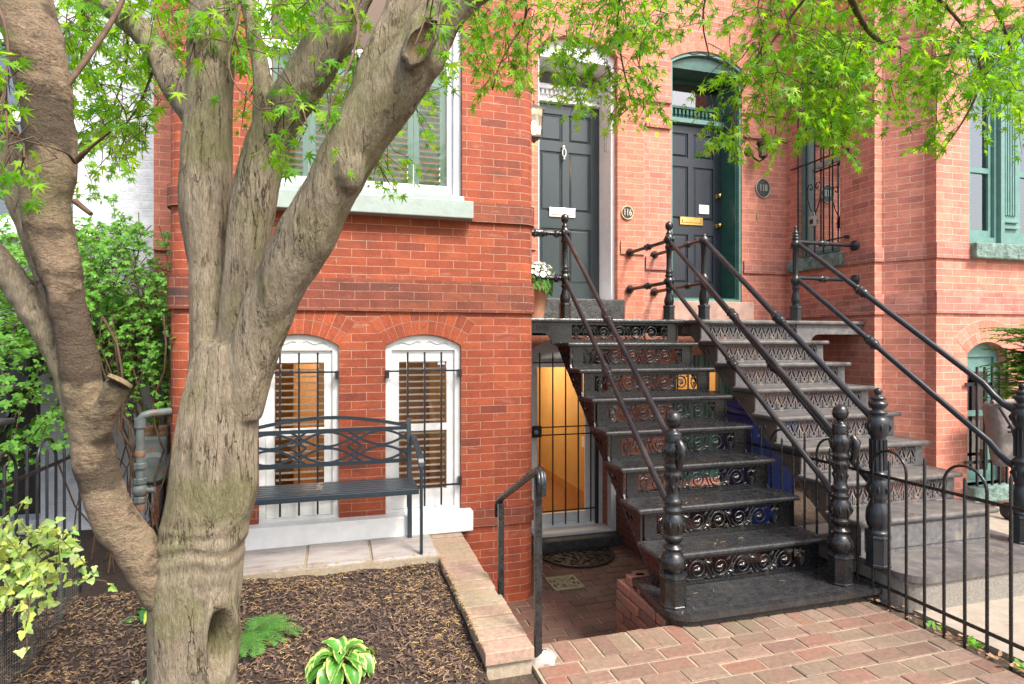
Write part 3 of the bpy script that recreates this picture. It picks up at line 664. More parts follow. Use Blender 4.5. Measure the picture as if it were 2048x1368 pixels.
for z0, z1 in ((1.793, 1.985), (2.295, 2.43)):
    course('pink_sooty', h118, [(4.885, 5.69)]+corner(.022)[:1] if z0 < 2 else [(4.888, 4.9)]+corner(.022)[:1], [(4.92, 5.69), (4.92, 4.53)] if z0 < 2 else [(4.92, 4.9), (4.92, 4.53)], z0, z1, 0)
    course('pink_sooty', h118, corner(.022), corner(-.01), z0, z1, .3)
    course('pink_sooty', h118, [(5.193, 4.128), (5.60 if z0 > 2 else 9.0, 4.128)], [(5.2, 4.16), (5.60 if z0 > 2 else 9.0, 4.16)], z0, z1, .2)
    if z0 > 2:
        course('pink_sooty', h118, [(3.118, 5.666), (3.42, 5.666)], [(3.118, 5.70), (3.42, 5.70)], z0, z1, .1); course('pink_sooty', h118, [(4.33, 5.666), (4.91, 5.666)], [(4.33, 5.70), (4.91, 5.70)], z0, z1, .5)
        course('pink_sooty', h118, [(4.888, 5.67), (4.888, 5.53)], [(4.92, 5.67), (4.92, 5.53)], z0, z1)
for z0, z1 in ((4.07, 4.11), (3.80, 3.84)):
    course('pink_sooty', h118, [(3.118, 5.66), (3.42, 5.66)], [(3.118, 5.70), (3.42, 5.70)], z0, z1, .1); course('pink_sooty', h118, [(4.33, 5.66), (4.91, 5.66)], [(4.33, 5.70), (4.91, 5.70)], z0, z1, .5)
for q, y, n in ((D2, 5.688, 17), (D3, 5.688, 15), (RW, 4.15, 38), (BW, 4.15, 11), (BW2, 4.15, 11)):
    g = MB(); vouss(g, q[0], q[1], q[3], q[4], y, n=n); g.build('arch', ['voussoir_salmon', 'mortar_pink'], h118)
dr = panel_door(h118, 'front_door', 3.47, 4.265, 2.02, 4.0, 6.0, 'door_black', ROWS)
k = MB(); k.box(3.72, 4.02, 5.985, 5.999, 2.86, 2.95); k.box(3.75, 3.99, 5.978, 5.986, 2.885, 2.925); k.build('mail_slot', 'brass', dr, bevel=.003)
for z in (3.21, 2.87):
    k = MB(); k.lathe((4.215, 6.0, z), [(.03, 0), (.03, .006), (.012, .012), (.012, .03), (.026, .045), (.028, .06), (.015, .072), (.001, .074)], 14, M=Matrix.Rotation(pi/2, 3, 'X')); k.build('knob', 'brass', dr)
k = MB(); k.box(3.97, 4.10, 5.99, 5.9995, 3.0, 3.10); k.build('notice', 'petal', dr)
fr = MB()
fr.plate(arch(3.427, 4.311, 1.968, 4.56, 4.688), [rect(3.467, 4.268, 2.015, 4.50)], XZ(5.74), (0, .32, 0))
fo = fr.build('door_surround', 'green_paint', h118, bevel=.004)
fr = MB(); fr.plate(arch(3.424+.004, 4.314-.004, 1.967, 4.565, 4.687), [arch(3.45, 4.287, 2.0, 4.54, 4.655)], XZ(5.70), (0, .038, 0))
fr.box(3.4672, 4.2678, 5.94, 6.04, 4.0, 4.05); fr.build('moulding', 'green_trim', h118, bevel=.004)
fr = MB(); fr.box(3.4672, 4.2678, 5.93, 6.04, 4.15, 4.18); fr.box(3.4672, 4.2678, 5.97, 6.04, 4.05, 4.15)
for i in range(16): fr.box(3.48+i*.0493, 3.48+i*.0493+.028, 5.94, 5.971, 4.085, 4.149)
fr.plate(rect(3.4673, 4.2677, 4.18, 4.498), [rect(3.50, 4.235, 4.20, 4.46)], XZ(5.99), (0, .04, 0)); fr.build('cornice', 'green_paint', h118, bevel=.003)
pn = MB(); pn.add([(3.49, 6.01, 4.19), (4.24, 6.01, 4.19), (4.24, 6.01, 4.47), (3.49, 6.01, 4.47)], [(0, 1, 2, 3)]); pn.build('transom', 'glass_dark', fo)
t = MB(); t.tube([(3.55+.05*k_, 5.697, 4.64+.012*sin(k_*1.5)+.0+.03*sin(pi*k_/13)) for k_ in range(14)], .004, 5); t.build('carving', 'dark_iron', fo)
pn = MB(); pn.obox((4.262, 5.83, 3.63), (.018, .022, .14), Matrix.Rotation(.15, 3, 'X')); tag(pn.build('doorpost_case', 'pale_metal', None, bevel=.004), 'small slanted pale case fixed on the dark green door jamb', 'case', 'slanted cases on the door jambs')
g = MB(); g.box(3.44, 3.60, 6.045, 6.07, 2.0, 4.6); g.box(3.36, 4.36, 6.07, 6.1, 1.7, 4.72); g.build('dark_backing', 'interior_dark', h118)  # added dark sheets in place of the unlit hall behind the black door
ts = MB(); ts.box(3.36, 4.39, 5.58, 6.04, 1.735, 1.965); ts.build('threshold', 'brown_stone', h118, bevel=.008)
room(h118, 3.3, 4.75, 6.0, 8.5, -.02, 1.62, ['orange_wall', 'wood_floor', 'ceiling'])
o_ = roomlight('hall_lamp', (3.9, 7.3, 1.3), 14); o_.parent = h118; o_.matrix_parent_inverse = Matrix.Translation(-h118.location)
fr = MB(); fr.plate(arch(3.452, 4.298, .021, 1.30, 1.398), [rect(3.56, 4.12, .98, 1.24)], XZ(5.80), (0, .1, 0)); bd = fr.build('basement_door', 'green_paint', h118)
g = MB(); [g.bar((3.55+.13*i, 5.76, .05), (3.55+.13*i, 5.76, 1.38), .012) for i in range(6)]; [g.bar((3.46, 5.77, z), (4.29, 5.77, z), .012) for z in (.2, .65, 1.2)]; g.build('grille', 'dark_iron', bd)
# side window of the bay: mapped on the plane X = 4.91
sx = lambda d: (lambda s, z: Vector((4.91+d, s, z)))
f = MB(); y0, y1, z0, zs, za = SW
f.plate(arch(y0+.002, y1-.002, z0+.03, zs, za-.003), [rect(y0+.05, y1-.05, z0+.07, zs-.02)], sx(.06), (.1, 0, 0)); sw = f.build('window', 'green_trim', h118, bevel=.005)
f = MB(); f.plate(rect(y0+.052, y1-.052, z0+.072, zs-.022), [rect(y0+.10, y1-.10, z0+.13, 3.42), rect(y0+.10, y1-.10, 3.47, zs-.07)], sx(.10), (.04, 0, 0)); f.build('sash', 'sill_paint', sw)
for a, b in ((z0+.12, 3.43), (3.46, zs-.06)):
    pn = MB(); pn.add([(5.03, y0+.09, a), (5.03, y1-.09, a), (5.03, y1-.09, b), (5.03, y0+.09, b)], [(0, 1, 2, 3)]); pn.build('pane', 'glass', sw)
f = MB(); [f.box(5.09, 5.13, y0+.07+.07*i, y0+.12+.07*i, z0+.1, zs-.05) for i in range(7)]; f.build('panelling', 'wood', sw)
f = MB(); f.box(5.2, 5.22, 4.7, 5.7, 2.2, 4.9); f.build('dark_backing', 'interior_dark', sw)  # dark sheet painted as the shade inside the side window
b = MB()
for i in range(5): b.bar((4.875, y0+.06+.12*i, z0+.02), (4.875, y0+.06+.12*i, 4.42), .011)
for z in (2.58, 3.45, 4.3): b.bar((4.868, y0-.10, z), (4.868, y1+.06, z), .014); b.box(4.86, 4.91, y0-.115, y0-.095, z-.015, z+.015)
for sg in (-1, 1):   # heart scroll
    c = (y0+y1)/2; pts = []
    for k_ in range(26):
        a = k_/25; 
        if a < .5: pts.append((4.862, c+sg*.085*sin(pi*a*1.15)*1.15, 2.88+.52*a*1.15))
    top = pts[-1]
    pts = [(4.862, c, 2.86), (4.862, c+sg*.06, 2.97), (4.862, c+sg*.095, 3.08), (4.862, c+sg*.10, 3.16), (4.862, c+sg*.075, 3.215), (4.862, c+sg*.04, 3.215), (4.862, c+sg*.022, 3.18), (4.862, c+sg*.035, 3.15), (4.862, c+sg*.055, 3.16), (4.862, c+sg*.055, 3.18)]
    b.tube(pts, .006, 6)
    b.tube([(4.862, c+sg*(.03+.022*cos(t_)), 2.80+.022*sin(t_)) for t_ in [i*.5 for i in range(12)]], .005, 5)
sb = b.build('security_bars', 'dark_iron', sw)
f = MB(); f.box(4.84, 5.0, 4.86, 5.60, 2.30, 2.44); so = f.build('window_sill', 'green_stone', h118, bevel=.012)
lb = MB(); lb.tube([(4.845, 5.245, 2.86), (4.845, 5.235, 2.90), (4.845, 5.22, 2.91), (4.845, 5.205, 2.90), (4.845, 5.2, 2.86)], .005, 6); lb.box(4.825, 4.865, 5.185, 5.26, 2.76, 2.865); lb.box(4.82, 4.826, 5.20, 5.245, 2.78, 2.83, 1)
tag(lb.build('key_lockbox', ['pale_metal', 'dark_iron'], None, bevel=.004), 'small grey key lockbox hanging from the iron bars of the green side window', 'lockbox')
# front windows of that bay
x0, x1, z0, zs, za = RW
f = MB(); f.plate(arch(x0+.002, x1-.002, z0+.005, zs, za-.003, n=24), [rect(5.74, 6.06, 2.53, 4.25), rect(6.40, 7.70, 2.53, 4.25)], XZ(4.24), (0, .1, 0))
for q in (6.18, 6.212, 6.244, 6.276, 6.308): f.box(q, q+.02, 4.222, 4.241, 2.75, 4.2)
for z in (2.62, 2.68): f.box(6.16, 6.35, 4.215, 4.241, z, z+.03)
f.box(6.09, 6.14, 4.2, 4.241, 2.46, 4.26); rw = f.build('window', 'green_trim', h118, bevel=.004)
f = MB(); f.plate(rect(5.742, 6.058, 2.532, 4.248), [rect(5.79, 6.02, 2.60, 3.15), rect(5.79, 6.02, 3.20, 4.2)], XZ(4.27), (0, .04, 0)); f.plate(rect(6.402, 7.698, 2.532, 4.248), [rect(6.44, 7.64, 2.60, 3.15), rect(6.44, 7.64, 3.20, 4.2)], XZ(4.27), (0, .04, 0)); f.build('sash', 'green_trim', rw)
for a, b in ((5.78, 6.03), (6.43, 7.65)):
    pn = MB(); pn.add([(a, 4.29, 2.59), (b, 4.29, 2.59), (b, 4.29, 4.22), (a, 4.29, 4.22)], [(0, 1, 2, 3)]); pn.build('pane', 'glass_dark', rw)
t = MB()
for sg in (-1, 1): t.tube([(6.68+sg*(.08+.06*k_), 4.236, 4.44-.012*k_+.02*sin(k_*1.3)) for k_ in range(12)], .007, 5)
t.build('carving', 'green_paint', rw)
blinds(rw, 5.66, 5.93, 2.6, 3.15, 4.34, 18, mat='dark_wood', wdt=.03, tilt=.6)
blinds(rw, 6.37, 7.7, 2.6, 3.15, 4.34, 18, mat='dark_wood', wdt=.03, tilt=.6)
f = MB(); f.box(5.5, 7.9, 4.6, 4.62, 2.2, 4.7); f.build('dark_backing', 'interior_dark', rw)  # dark sheet behind the front panes, in place of a shaded room
f = MB(); f.box(5.60, 7.8, 4.07, 4.23, 2.30, 2.445); f.build('window_sill', 'green_stone', h118, bevel=.012)
for q in (BW, BW2):
    wn, hs = sash_window(h118, *q, 4.24, .1, ('green_trim', 'green_trim'), frame=.05, sashw=.05, bot=.08, top=.14, rail=.85, glass='glass_dark')
    c = (q[0]+q[1])/2; b = MB(); [b.bar((c+.095*i, 4.11, .2), (c+.095*i, 4.11, 1.30), .016) for i in (-2, -1, 0, 1, 2)]; [b.bar((q[0]-.06, 4.125, z), (q[1]+.06, 4.125, z), .012, .03) for z in (1.14, .42)]; b.build('security_bars', 'iron_blue', wn)
    f = MB(); f.box(q[0]-.1, q[1]+.1, 4.5, 4.52, 0, 1.7); f.build('dark_backing', 'interior_dark', wn)  # dark sheet behind the basement panes imitates the unlit inside
    f = MB(); f.box(q[0]-.04, q[1]+.04, 4.05, 4.3, .06, .20); f.build('window_sill', 'green_stone', h118, bevel=.012)
# ================================================================ white painted brick house on the left
hw = thing('row_house', 'white painted brick row house at the left edge behind the maple', 'house', 'row houses along the street', loc=(-3.2, 5.7, -.1))
g = MB(); WW = (-3.7, -1.95, 2.45, 3.9, 4.35)
g.plate(rect(-7.5, -1.488, -.8, TOPZ), [arch(*WW, n=20), arch(-3.6, -2.3, .1, 1.2, 1.35)], XZ(5.71), (0, .2, 0), side='holes'); g.build('wall', 'brick_white', hw)
f = MB(); f.plate(arch(-3.698, -1.952, 2.46, 3.9, 4.348, n=20), [rect(-3.60, -2.92, 2.55, 3.32), rect(-3.60, -2.92, 3.40, 3.95), rect(-2.76, -2.10, 2.55, 3.32), rect(-2.76, -2.10, 3.40, 3.95)], XZ(5.78), (0, .1, 0)); f.box(-3.74, -1.91, 5.64, 5.8, 2.36, 2.459)
wn = f.build('window', 'trim_white', hw, bevel=.006)
pn = MB(); pn.add([(-3.6, 5.83, 2.5), (-2.1, 5.83, 2.5), (-2.1, 5.83, 4.0), (-3.6, 5.83, 4.0)], [(0, 1, 2, 3)]); pn.build('pane', 'glass_dark', wn)
f = MB(); f.box(-3.8, -1.8, 6.1, 6.12, 2.2, 4.5); f.box(-3.8, -2.1, 6.1, 6.12, 0, 1.6); f.build('dark_backing', 'interior_dark', wn)  # dark sheets behind both openings stand for shaded rooms
f = MB(); [f.box(-2.9+.5*i, -2.55+.5*i, 5.9, 5.92, 2.9, 3.0) for i in (0,)]; 
blinds(wn, -3.55, -2.12, 2.55, 3.3, 5.88, 20, mat='trim_white', wdt=.03)
# ================================================================ cast iron stoops
def seg_d(px, pz, a, b):
    dx, dz = b[0]-a[0], b[1]-a[1]; t = max(0, min(1, ((px-a[0])*dx+(pz-a[1])*dz)/(dx*dx+dz*dz+1e-12)))
    return math.hypot(px-a[0]-t*dx, pz-a[1]-t*dz)
def leaf5(mb, c, r, a0, y, m=0):
    """small five-lobed cast leaf, slightly domed towards -y"""
    pts = []
    for k in range(10):
        a = a0+2*pi*k/10; rr = r if k % 2 == 0 else r*.5
        pts.append((c[0]+rr*cos(a), y, c[1]+rr*sin(a)))
    vs = [(c[0], y-r*.35, c[1])]+pts+[(c[0], y+.006, c[1])]
    mb.add(vs, [(0, 1+(k+1) % 10, 1+k) for k in range(10)]+[(11, 1+k, 1+(k+1) % 10) for k in range(10)], m)
def vine_riser(w=1.10, h=.173):
    mb = MB(); ow = w/2-.085; zl, zh = .024, h-.018
    mb.plate(rect(-w/2, w/2, 0, h), [rect(-ow, ow, zl, zh)], XZ(0), (0, .014, 0))
    mb.box(-w/2+.002, w/2-.002, -.008, .0, 0.002, .014); zc = (zl+zh)/2; R = (zh-zl)/2-.004
    random.seed(11); n = 5; sp = (2*ow-.14)/n
    mb.tube([(-ow, .006, zh-.003), (ow, .006, zh-.003)], .003, 5, False); mb.tube([(-ow, .006, zl+.003), (ow, .006, zl+.003)], .003, 5, False)
    def spiral(cx, cz, r0, turns, a0, dirn, tail=None):
        pts = []; N = int(turns*16)
        for i in range(N+1):
            f = i/N; r = r0*(1-f)**.8+.006*f; a = a0+dirn*2*pi*turns*f; pts.append((cx+r*cos(a), -.001-.004*f, cz+r*sin(a)))
        if tail: pts = tail+pts
        mb.tube(pts, [.0066-.0026*i/len(pts) for i in range(len(pts))], 6)
        leaf5(mb, (cx, cz), r0*.42, a0, -.005)
    def grapes(cx, cz, s=.0085):
        for row, k in enumerate((3, 2, 2, 1)):
            for i in range(k): mb.ball((cx+(i-(k-1)/2)*s*1.25, -.004, cz-row*s*1.25), s*.72, 6)
    for i in range(n):
        cx = -ow+.07+sp*(i+.5); up = 1 if i % 2 == 0 else -1
        spiral(cx-.012, zc-.002*up, R*.94, 1.75, pi if up > 0 else pi, -up)
        # S-shaped stem linking to the next scroll
        xa, xb = cx-.012-R*.94, cx+sp-.012-R*.94
        if i < n-1:
            pts = [(cx-.012+R*.94*cos(a), 0, zc+up*R*.94*sin(a)) for a in (2.2, 1.6, 1.1)]
            pts += [(cx+sp*.30, 0, zc+up*R*.45), (cx+sp*.42, 0, zc-up*R*.15), (cx+sp*.52, 0, zc-up*R*.7), (cx+sp*.66, 0, zc-up*R*.95)]
            mb.tube(pts, .0058, 6)
            leaf5(mb, (cx+sp*.44, zc+up*R*.55), .024, .3, -.004); leaf5(mb, (cx+sp*.30, zc-up*R*.72), .021, 1.1, -.004)
            mb.tube([(cx+sp*.34, 0, zc+up*R*.3), (cx+sp*.47, -.003, zc+up*R*.75), (cx+sp*.52, -.003, zc+up*R*.4)], .0026, 5)
        for (fx, fz, fr, fa) in ((.02, -.88, .013, 0), (.62, .62, .015, 1.2), (.78, .80, .012, 2.), (.12, .90, .012, .4), (.86, -.86, .013, .9)):
            xx = cx-sp*.5+sp*fx
            if abs(xx) < ow-.07: leaf5(mb, (xx, zc+up*R*fz), fr, fa, -.003)
        if i in (1, 3): grapes(cx+sp*.48, zc+.012)
    for sg in (-1, 1):
        x = sg*(ow-.038)
        for q in (-1, 1):
            mb.tube([(x+q*.026*sin(t), 0, zc+R*.95*(1-t/1.6)) if t < 1.6 else (x+q*.026*sin(t), 0, zc-R*.95*(t/1.6-1)) for t in [k*.32 for k in range(11)]], .0048, 5)
            leaf5(mb, (x+q*.018, zc+R*.5), .017, .5*q, -.004)
        grapes(x, zc-.006, .008); leaf5(mb, (x, zc+R*.62), .014, pi/2, -.004)
    return mb
def gothic_riser(w=1.10, h=.155):
    mb = MB(); ow = w/2-.07; zl, zh = .016, h-.008
    mb.plate(rect(-w/2, w/2, 0, h), [rect(-ow, ow, zl, zh)], XZ(0), (0, .010, 0)); n = 11; u = 2*ow/n; hh = zh-zl
    segs = []
    for sg in (-1, 1):
        X = lambda q: .5+sg*q
        arc = [(X(.40-.40*sin(t*1.45)**2.2), .02+.70*t) for t in [i/8 for i in range(9)]]
        segs += [(a, b, .042) for a, b in zip(arc, arc[1:])]
        segs += [((X(.10), .02), (X(.10), .50), .035), ((X(.10), .50), (.5, .62), .035), ((X(.50), .42), (X(.12), 1.0), .038), ((X(.50), 1.0), (X(.30), .74), .038), ((X(.5), .42), (X(.38), .30), .04),
                 ((X(.30), .06), (X(.20), .20), .045), ((X(.20), .20), (X(.28), .30), .04), ((X(.5), .62), (X(.44), .78), .035), ((X(.5), .12), (X(.42), .02), .05)]
    segs += [((.5, .62), (.5, .92), .035), ((.41, .80), (.59, .80), .035)]
    segs = [((a[0]*u, a[1]*hh), (b[0]*u, b[1]*hh), t*u*1.0) for a, b, t in segs]
    fn = lambda x, z: max(t-seg_d(x, z, a, b) for a, b, t in segs)
    unit = MB(); unit.field(fn, 0, u, 0, hh, .0034, lambda x, z: Vector((x, .002, z)), (0, .007, 0))
    for i in range(n): mb.add([(v[0]-ow+i*u, v[1], v[2]+zl) for v in unit.v], unit.f)
    return mb
def coupling(mb, a, b, f, r=.019, L=.13):
    a = Vector(a); b = Vector(b); d = (b-a).normalized(); c = a.lerp(b, f)
    R = d.to_track_quat('Z', 'Y').to_matrix()
    prof = [(.019, -.5), (.026, -.47), (.026, -.40), (.021, -.38), (.032, -.28), (.034, -.1), (.029, 0), (.034, .1), (.032, .28), (.021, .38), (.026, .40), (.026, .47), (.019, .5)]
    mb.lathe(c, [(q*r/.019, z*L) for q, z in prof], 12, M=R)
    for k in range(6):
        a_ = 2*pi*k/6; mb.ball(c+R @ Vector((.031*cos(a_)*r/.019, .031*sin(a_)*r/.019, -.2*L)), .008, 6); mb.ball(c+R @ Vector((.031*cos(a_+.5)*r/.019, .031*sin(a_+.5)*r/.019, .2*L)), .008, 6)
def rail(par, a, b, r=.019, f=.5, curl=None, mat='iron_rail'):
    mb = MB(); a = Vector(a); b = Vector(b)
    if curl is None: mb.tube([a, b], r, 10)
    else:
        d = (b-a); e = b-d.normalized()*curl; e2 = Vector((b.x, b.y-curl*.25, b.z)); 
        pts = [a, e]+[e.lerp(b, t)*(1-t)+(Vector((b.x, b.y+curl*.7*(1-t), b.z)))*t for t in (.25, .5, .75, 1)]
        mb.tube(pts, r, 10)
    coupling(mb, a, b, f, r)
    return mb.build('handrail', mat, par)
def scaled(prof, base, k): return [(r, (base-y)*k) for r, y in prof]
def newel(par, name, c, prof, n=20, octa=(0, .17, .072), mat='iron', knobs=(), flutes=None, ornaments=()):
    mb = MB(); mb.lathe(c, [(r, z) for r, z in prof], n)
    z0, z1, r = octa
    mb.lathe(c, [(r+.004, 0), (r+.004, .012), (r, .016), (r, z1-.01), (r+.006, z1-.004), (r+.002, z1+.01), (r*.7, z1+.02)], 8, a0=pi/8, sm=False)
    for (z, rr) in knobs: mb.ball((c[0], c[1], c[2]+z), rr, 14)
    if flutes:
        f0, f1, fr = flutes
        for k in range(12):
            a = 2*pi*k/12; mb.tube([(c[0]+fr*cos(a), c[1]+fr*sin(a), c[2]+f0), (c[0]+fr*cos(a), c[1]+fr*sin(a), c[2]+f1)], fr*.17, 5)
    for (z, rr, kn) in ornaments:   # ring of cast leaves
        for k in range(kn):
            a = 2*pi*k/kn; p = Vector((c[0]+rr*cos(a), c[1]+rr*sin(a), c[2]+z)); d = Vector((cos(a), sin(a), 0))
            mb.tube([p+Vector((0, 0, -.028)), p+d*.006, p+Vector((0, 0, .025))-d*.004], [.004, .009, .003], 5)
    return mb.build(name, mat, par)
NP = [(.078, 872), (.05, 868), (.042, 862), (.06, 850), (.071, 825), (.067, 800), (.05, 778), (.036, 762), (.04, 757), (.058, 752), (.055, 746), (.034, 738), (.031, 728), (.045, 722), (.047, 712), (.056, 706), (.055, 694), (.045, 688), (.05, 680), (.060, 655), (.062, 635), (.058, 612), (.046, 595), (.042, 588), (.054, 578), (.056, 570), (.042, 562), (.046, 545), (.052, 535), (.044, 525), (.038, 515), (.036, 480), (.040, 440), (.041, 425), (.048, 415), (.05, 408), (.042, 400), (.043, 385), (.052, 378), (.054, 368), (.046, 360), (.048, 345), (.058, 330), (.062, 300), (.058, 280), (.046, 265), (.044, 258), (.050, 250), (.044, 244), (.050, 236), (.043, 230), (.048, 222), (.040, 212), (.026, 203), (.020, 195), (.024, 188), (.037, 180), (.045, 165), (.046, 150), (.040, 130), (.026, 116), (.001, 110)]
LP = [(.05, 800), (.03, 793), (.040, 780), (.045, 760), (.042, 735), (.028, 700), (.024, 672), (.036, 665), (.036, 655), (.024, 648), (.030, 640), (.030, 625), (.042, 615), (.046, 595), (.040, 575), (.026, 562), (.036, 555), (.036, 545), (.026, 535), (.033, 527), (.031, 515), (.025, 505), (.024, 420), (.026, 340), (.036, 325), (.036, 312), (.028, 300), (.040, 275), (.045, 252), (.038, 230), (.026, 215), (.030, 208), (.024, 198), (.018, 190), (.016, 182), (.030, 170), (.036, 148), (.030, 125), (.015, 114), (.001, 111)]
LP2 = [(.05, 800), (.03, 793), (.040, 770), (.046, 735), (.042, 700), (.028, 660), (.034, 650), (.032, 635), (.040, 605), (.046, 580), (.040, 560), (.026, 548), (.026, 540), (.028, 340), (.034, 330), (.028, 320), (.040, 305), (.048, 285), (.044, 262), (.024, 250), (.028, 240), (.020, 228), (.001, 224)]
PP = [(.05, 590), (.026, 578), (.040, 555), (.042, 530), (.030, 500), (.024, 478), (.034, 470), (.034, 460), (.026, 450), (.042, 435), (.046, 420), (.040, 402), (.028, 392), (.024, 385), (.024, 225), (.030, 218), (.040, 205), (.046, 188), (.038, 172), (.024, 164), (.036, 156), (.037, 150), (.02, 146), (.032, 138), (.033, 132), (.018, 127), (.026, 118), (.027, 112), (.014, 106), (.018, 98), (.010, 92), (.017, 84), (.012, 74), (.001, 70)]
BN = [(.072, 712), (.055, 706), (.066, 698), (.060, 690), (.046, 680), (.060, 668), (.068, 640), (.064, 600), (.048, 570), (.042, 555), (.055, 548), (.050, 540), (.058, 520), (.060, 490), (.052, 468), (.046, 460), (.060, 452), (.056, 444), (.047, 436), (.042, 430), (.040, 290), (.042, 280), (.054, 272), (.060, 250), (.064, 225), (.056, 200), (.036, 188), (.050, 180), (.052, 172), (.028, 166), (.042, 152), (.054, 140), (.052, 132), (.026, 126), (.044, 116), (.044, 110), (.020, 104), (.016, 100), (.021, 92), (.023, 82), (.016, 72), (.001, 68)]
def make_stoop(label, X0, X1, ys, zs, ybase, zbase, back, landx, riser_mb, mats, nris, stg_w=.32, fascia=None, base_x=None, rust=None, loc=None):
    root = thing('front_stoop', label, 'stairs', 'cast iron front stoops', loc=((X0+X1)/2, (ybase+back)/2, 0))
    mi, mt, ms = mats; w = X1-X0
    # landing
    g = MB(); g.box(landx[0], landx[1], ys[0], back, zs[0]-.036, zs[0]); g.build('landing', mt, root, bevel=.012)
    g = MB(); g.box(landx[0]+.02, landx[1]-.02, ys[0]+.3, ys[0]+.33, zs[0]-.12, zs[0]-.037); g.box(landx[0]+.02, landx[1]-.02, back-.03, back-.004, zs[0]-.14, zs[0]-.037)
    g.build('landing_beam', ms, root)
    # treads
    tr = None
    for i in range(1, len(ys)):
        if tr is None:
            g = MB(); d = ys[0]-ys[1]+.04; g.box(-w/2, w/2, 0, d, -.034, 0)
            tr = g.build('tread', mt, root, bevel=.012); tr.location = ((X0+X1)/2, ys[1], zs[1])
        else: copy_part(tr, root, ((X0+X1)/2, ys[i], zs[i]))
    # risers
    rs = None
    zn = list(zs)+[zbase]
    for i in range(nris):
        p = ((X0+X1)/2, ys[i]+.038, zn[i+1])
        if rs is None: rs = riser_mb.build('riser', mi, root); rs.location = p
        else: copy_part(rs, root, p)
    sc = (zs[0]-zs[1]-.036)
    for i in range(nris, len(zs)):
        g = MB(); g.box(X0+.05, X1-.05, ys[i]+.03, ys[i]+.05, zn[i+1], zs[i]-.036); g.box(X0+.08, X1-.08, ys[i]+.022, ys[i]+.031, zn[i+1]+.03, zs[i]-.05); g.build('riser', mi, root)
    # pierced stringers
    sl = (zs[0]-zs[-1])/(ys[0]-ys[-1])
    for sx_, mm in ((X0+.035, rust or ms), (X1-.047, ms)):
        out = []
        for i in range(len(ys)):     # sawtooth under the treads, from top down
            out += [(ys[i]+.045, zn[i]-.037), (ys[i]+.045, zn[i+1]-.037 if i < len(ys)-1 else zbase+.001)]
        lowy = ys[-1]+.05; 
        line = lambda y: zs[0]-sl*(ys[0]-y)-stg_w
        yb = ys[0]-(zs[0]-stg_w-zbase)/sl
        out += [(yb+.0, zbase+.001), (ys[0]+.10, line(ys[0]+.10)), (ys[0]+.22, zs[0]-.12), (ys[0]+.22, zs[0]-.037)]
        holes = []
        for i in range(len(ys)-1):
            cy, cz = ys[i]-.02, zn[i+1]-.115
            if cz < zbase+.12: continue
            holes.append([(cy+.026*cos(a)*.9+.012*sin(a), cz+.04*sin(a)) for a in [2*pi*k/10 for k in range(10)]])
            for off, s_ in ((.105, 1), (-.1, -1)):
                y_ = cy+off*.62; z_ = cz+off*.62*sl-.045+(.012 if s_ > 0 else 0)
                if z_-.03 < zbase or z_-.03 < line(y_)+.03: z_ = line(y_)+.075
                if z_ < zbase+.08: continue
                holes.append([(y_-.022, z_-.018), (y_+.024, z_+.012), (y_+.004, z_+.03)])
        g = MB(); g.plate(out[::-1], holes, YZ(sx_), (.012, 0, 0))
        g.tube([(sx_+.006, yb, zbase+.004), (sx_+.006, ys[0]+.10, line(ys[0]+.10))], .010, 6)
        g.build('stringer', mm, root)
    if fascia:
        for (xa, xb, inner, sq) in fascia:  # xa = wall end, xb = stringer end
            s_ = 1 if xb > xa else -1; zt = zs[0]-.037; y = ys[0]+.032
            pts = [(xa, zt), (xa, zt-.09)]; L = abs(xb-xa)
            pts += [(xb-s_*.20, zt-.09)]+[(xb-s_*.20+s_*.09*sin(t), zt-.18+.09*cos(t)) for t in (.4, .8, 1.2, 1.57)]+[(xb-s_*.05, zt-.21), (xb+s_*.05, zt-.215), (xb+s_*.05, zt)]
            g = MB(); g.plate(pts if s_ < 0 else pts, [], XZ(y), (0, .02, 0))
            for k in range(sq):
                xx = xa+s_*(.07+.062*k)
                for e in (.022, .012): g.plate(rect(xx-e, xx+e, zt-.045-e, zt-.045+e), [rect(xx-e+.005, xx+e-.005, zt-.045-e+.005, zt-.045+e-.005)], XZ(y-.005), (0, .006, 0))
            g.build('fascia', ms, root)
    return root
ys1 = [4.797-.239*i for i in range(8)]; zs1 = [1.734-.208*i for i in range(8)]
s1 = make_stoop('glossy black cast iron stoop with grapevine scroll risers leading to the charcoal door', 1.80, 3.02, ys1, zs1, 2.80, .07, 5.575, (1.51, 3.04), vine_riser(), ('iron', 'iron_tread', 'iron'), 8, fascia=[(1.512, 1.87, 0, 3)], base_x=None)
g = MB()
pts = [(1.78, 2.80)]; n = 8
out = [(3.10, 2.80), (3.10, 3.36), (1.75, 3.36), (1.715, 2.95)]+[(1.835-.12*cos(pi/2*i/n), 2.93-.13*sin(pi/2*i/n)) for i in range(n+1)]
g.plate(out, [], lambda x, y: Vector((x, y, .07)), (0, 0, -.032)); g.build('base_step', 'iron_tread', s1, bevel=.010)
g = MB(); g.plate([(x*.985+.035, y*.99+.045) for x, y in out], [], lambda x, y: Vector((x, y, .037)), (0, 0, -.1)); g.build('base_plinth', 'iron', s1)
g = MB()   # ribbed tread pattern of the base step
for i in range(22): g.box(1.86, 2.86, 2.86+.0135*i*1.6, 2.868+.0135*i*1.6, .0695, .0745)
g.build('tread_ribs', 'iron_tread', s1)
kN = .00119
NL = newel(s1, 'newel_post', (1.79, 2.95, .07), scaled(NP, 1020, kN), ornaments=((.655, .034, 6), (.45, .058, 8), (.86, .056, 6), (.72, .04, 8)))
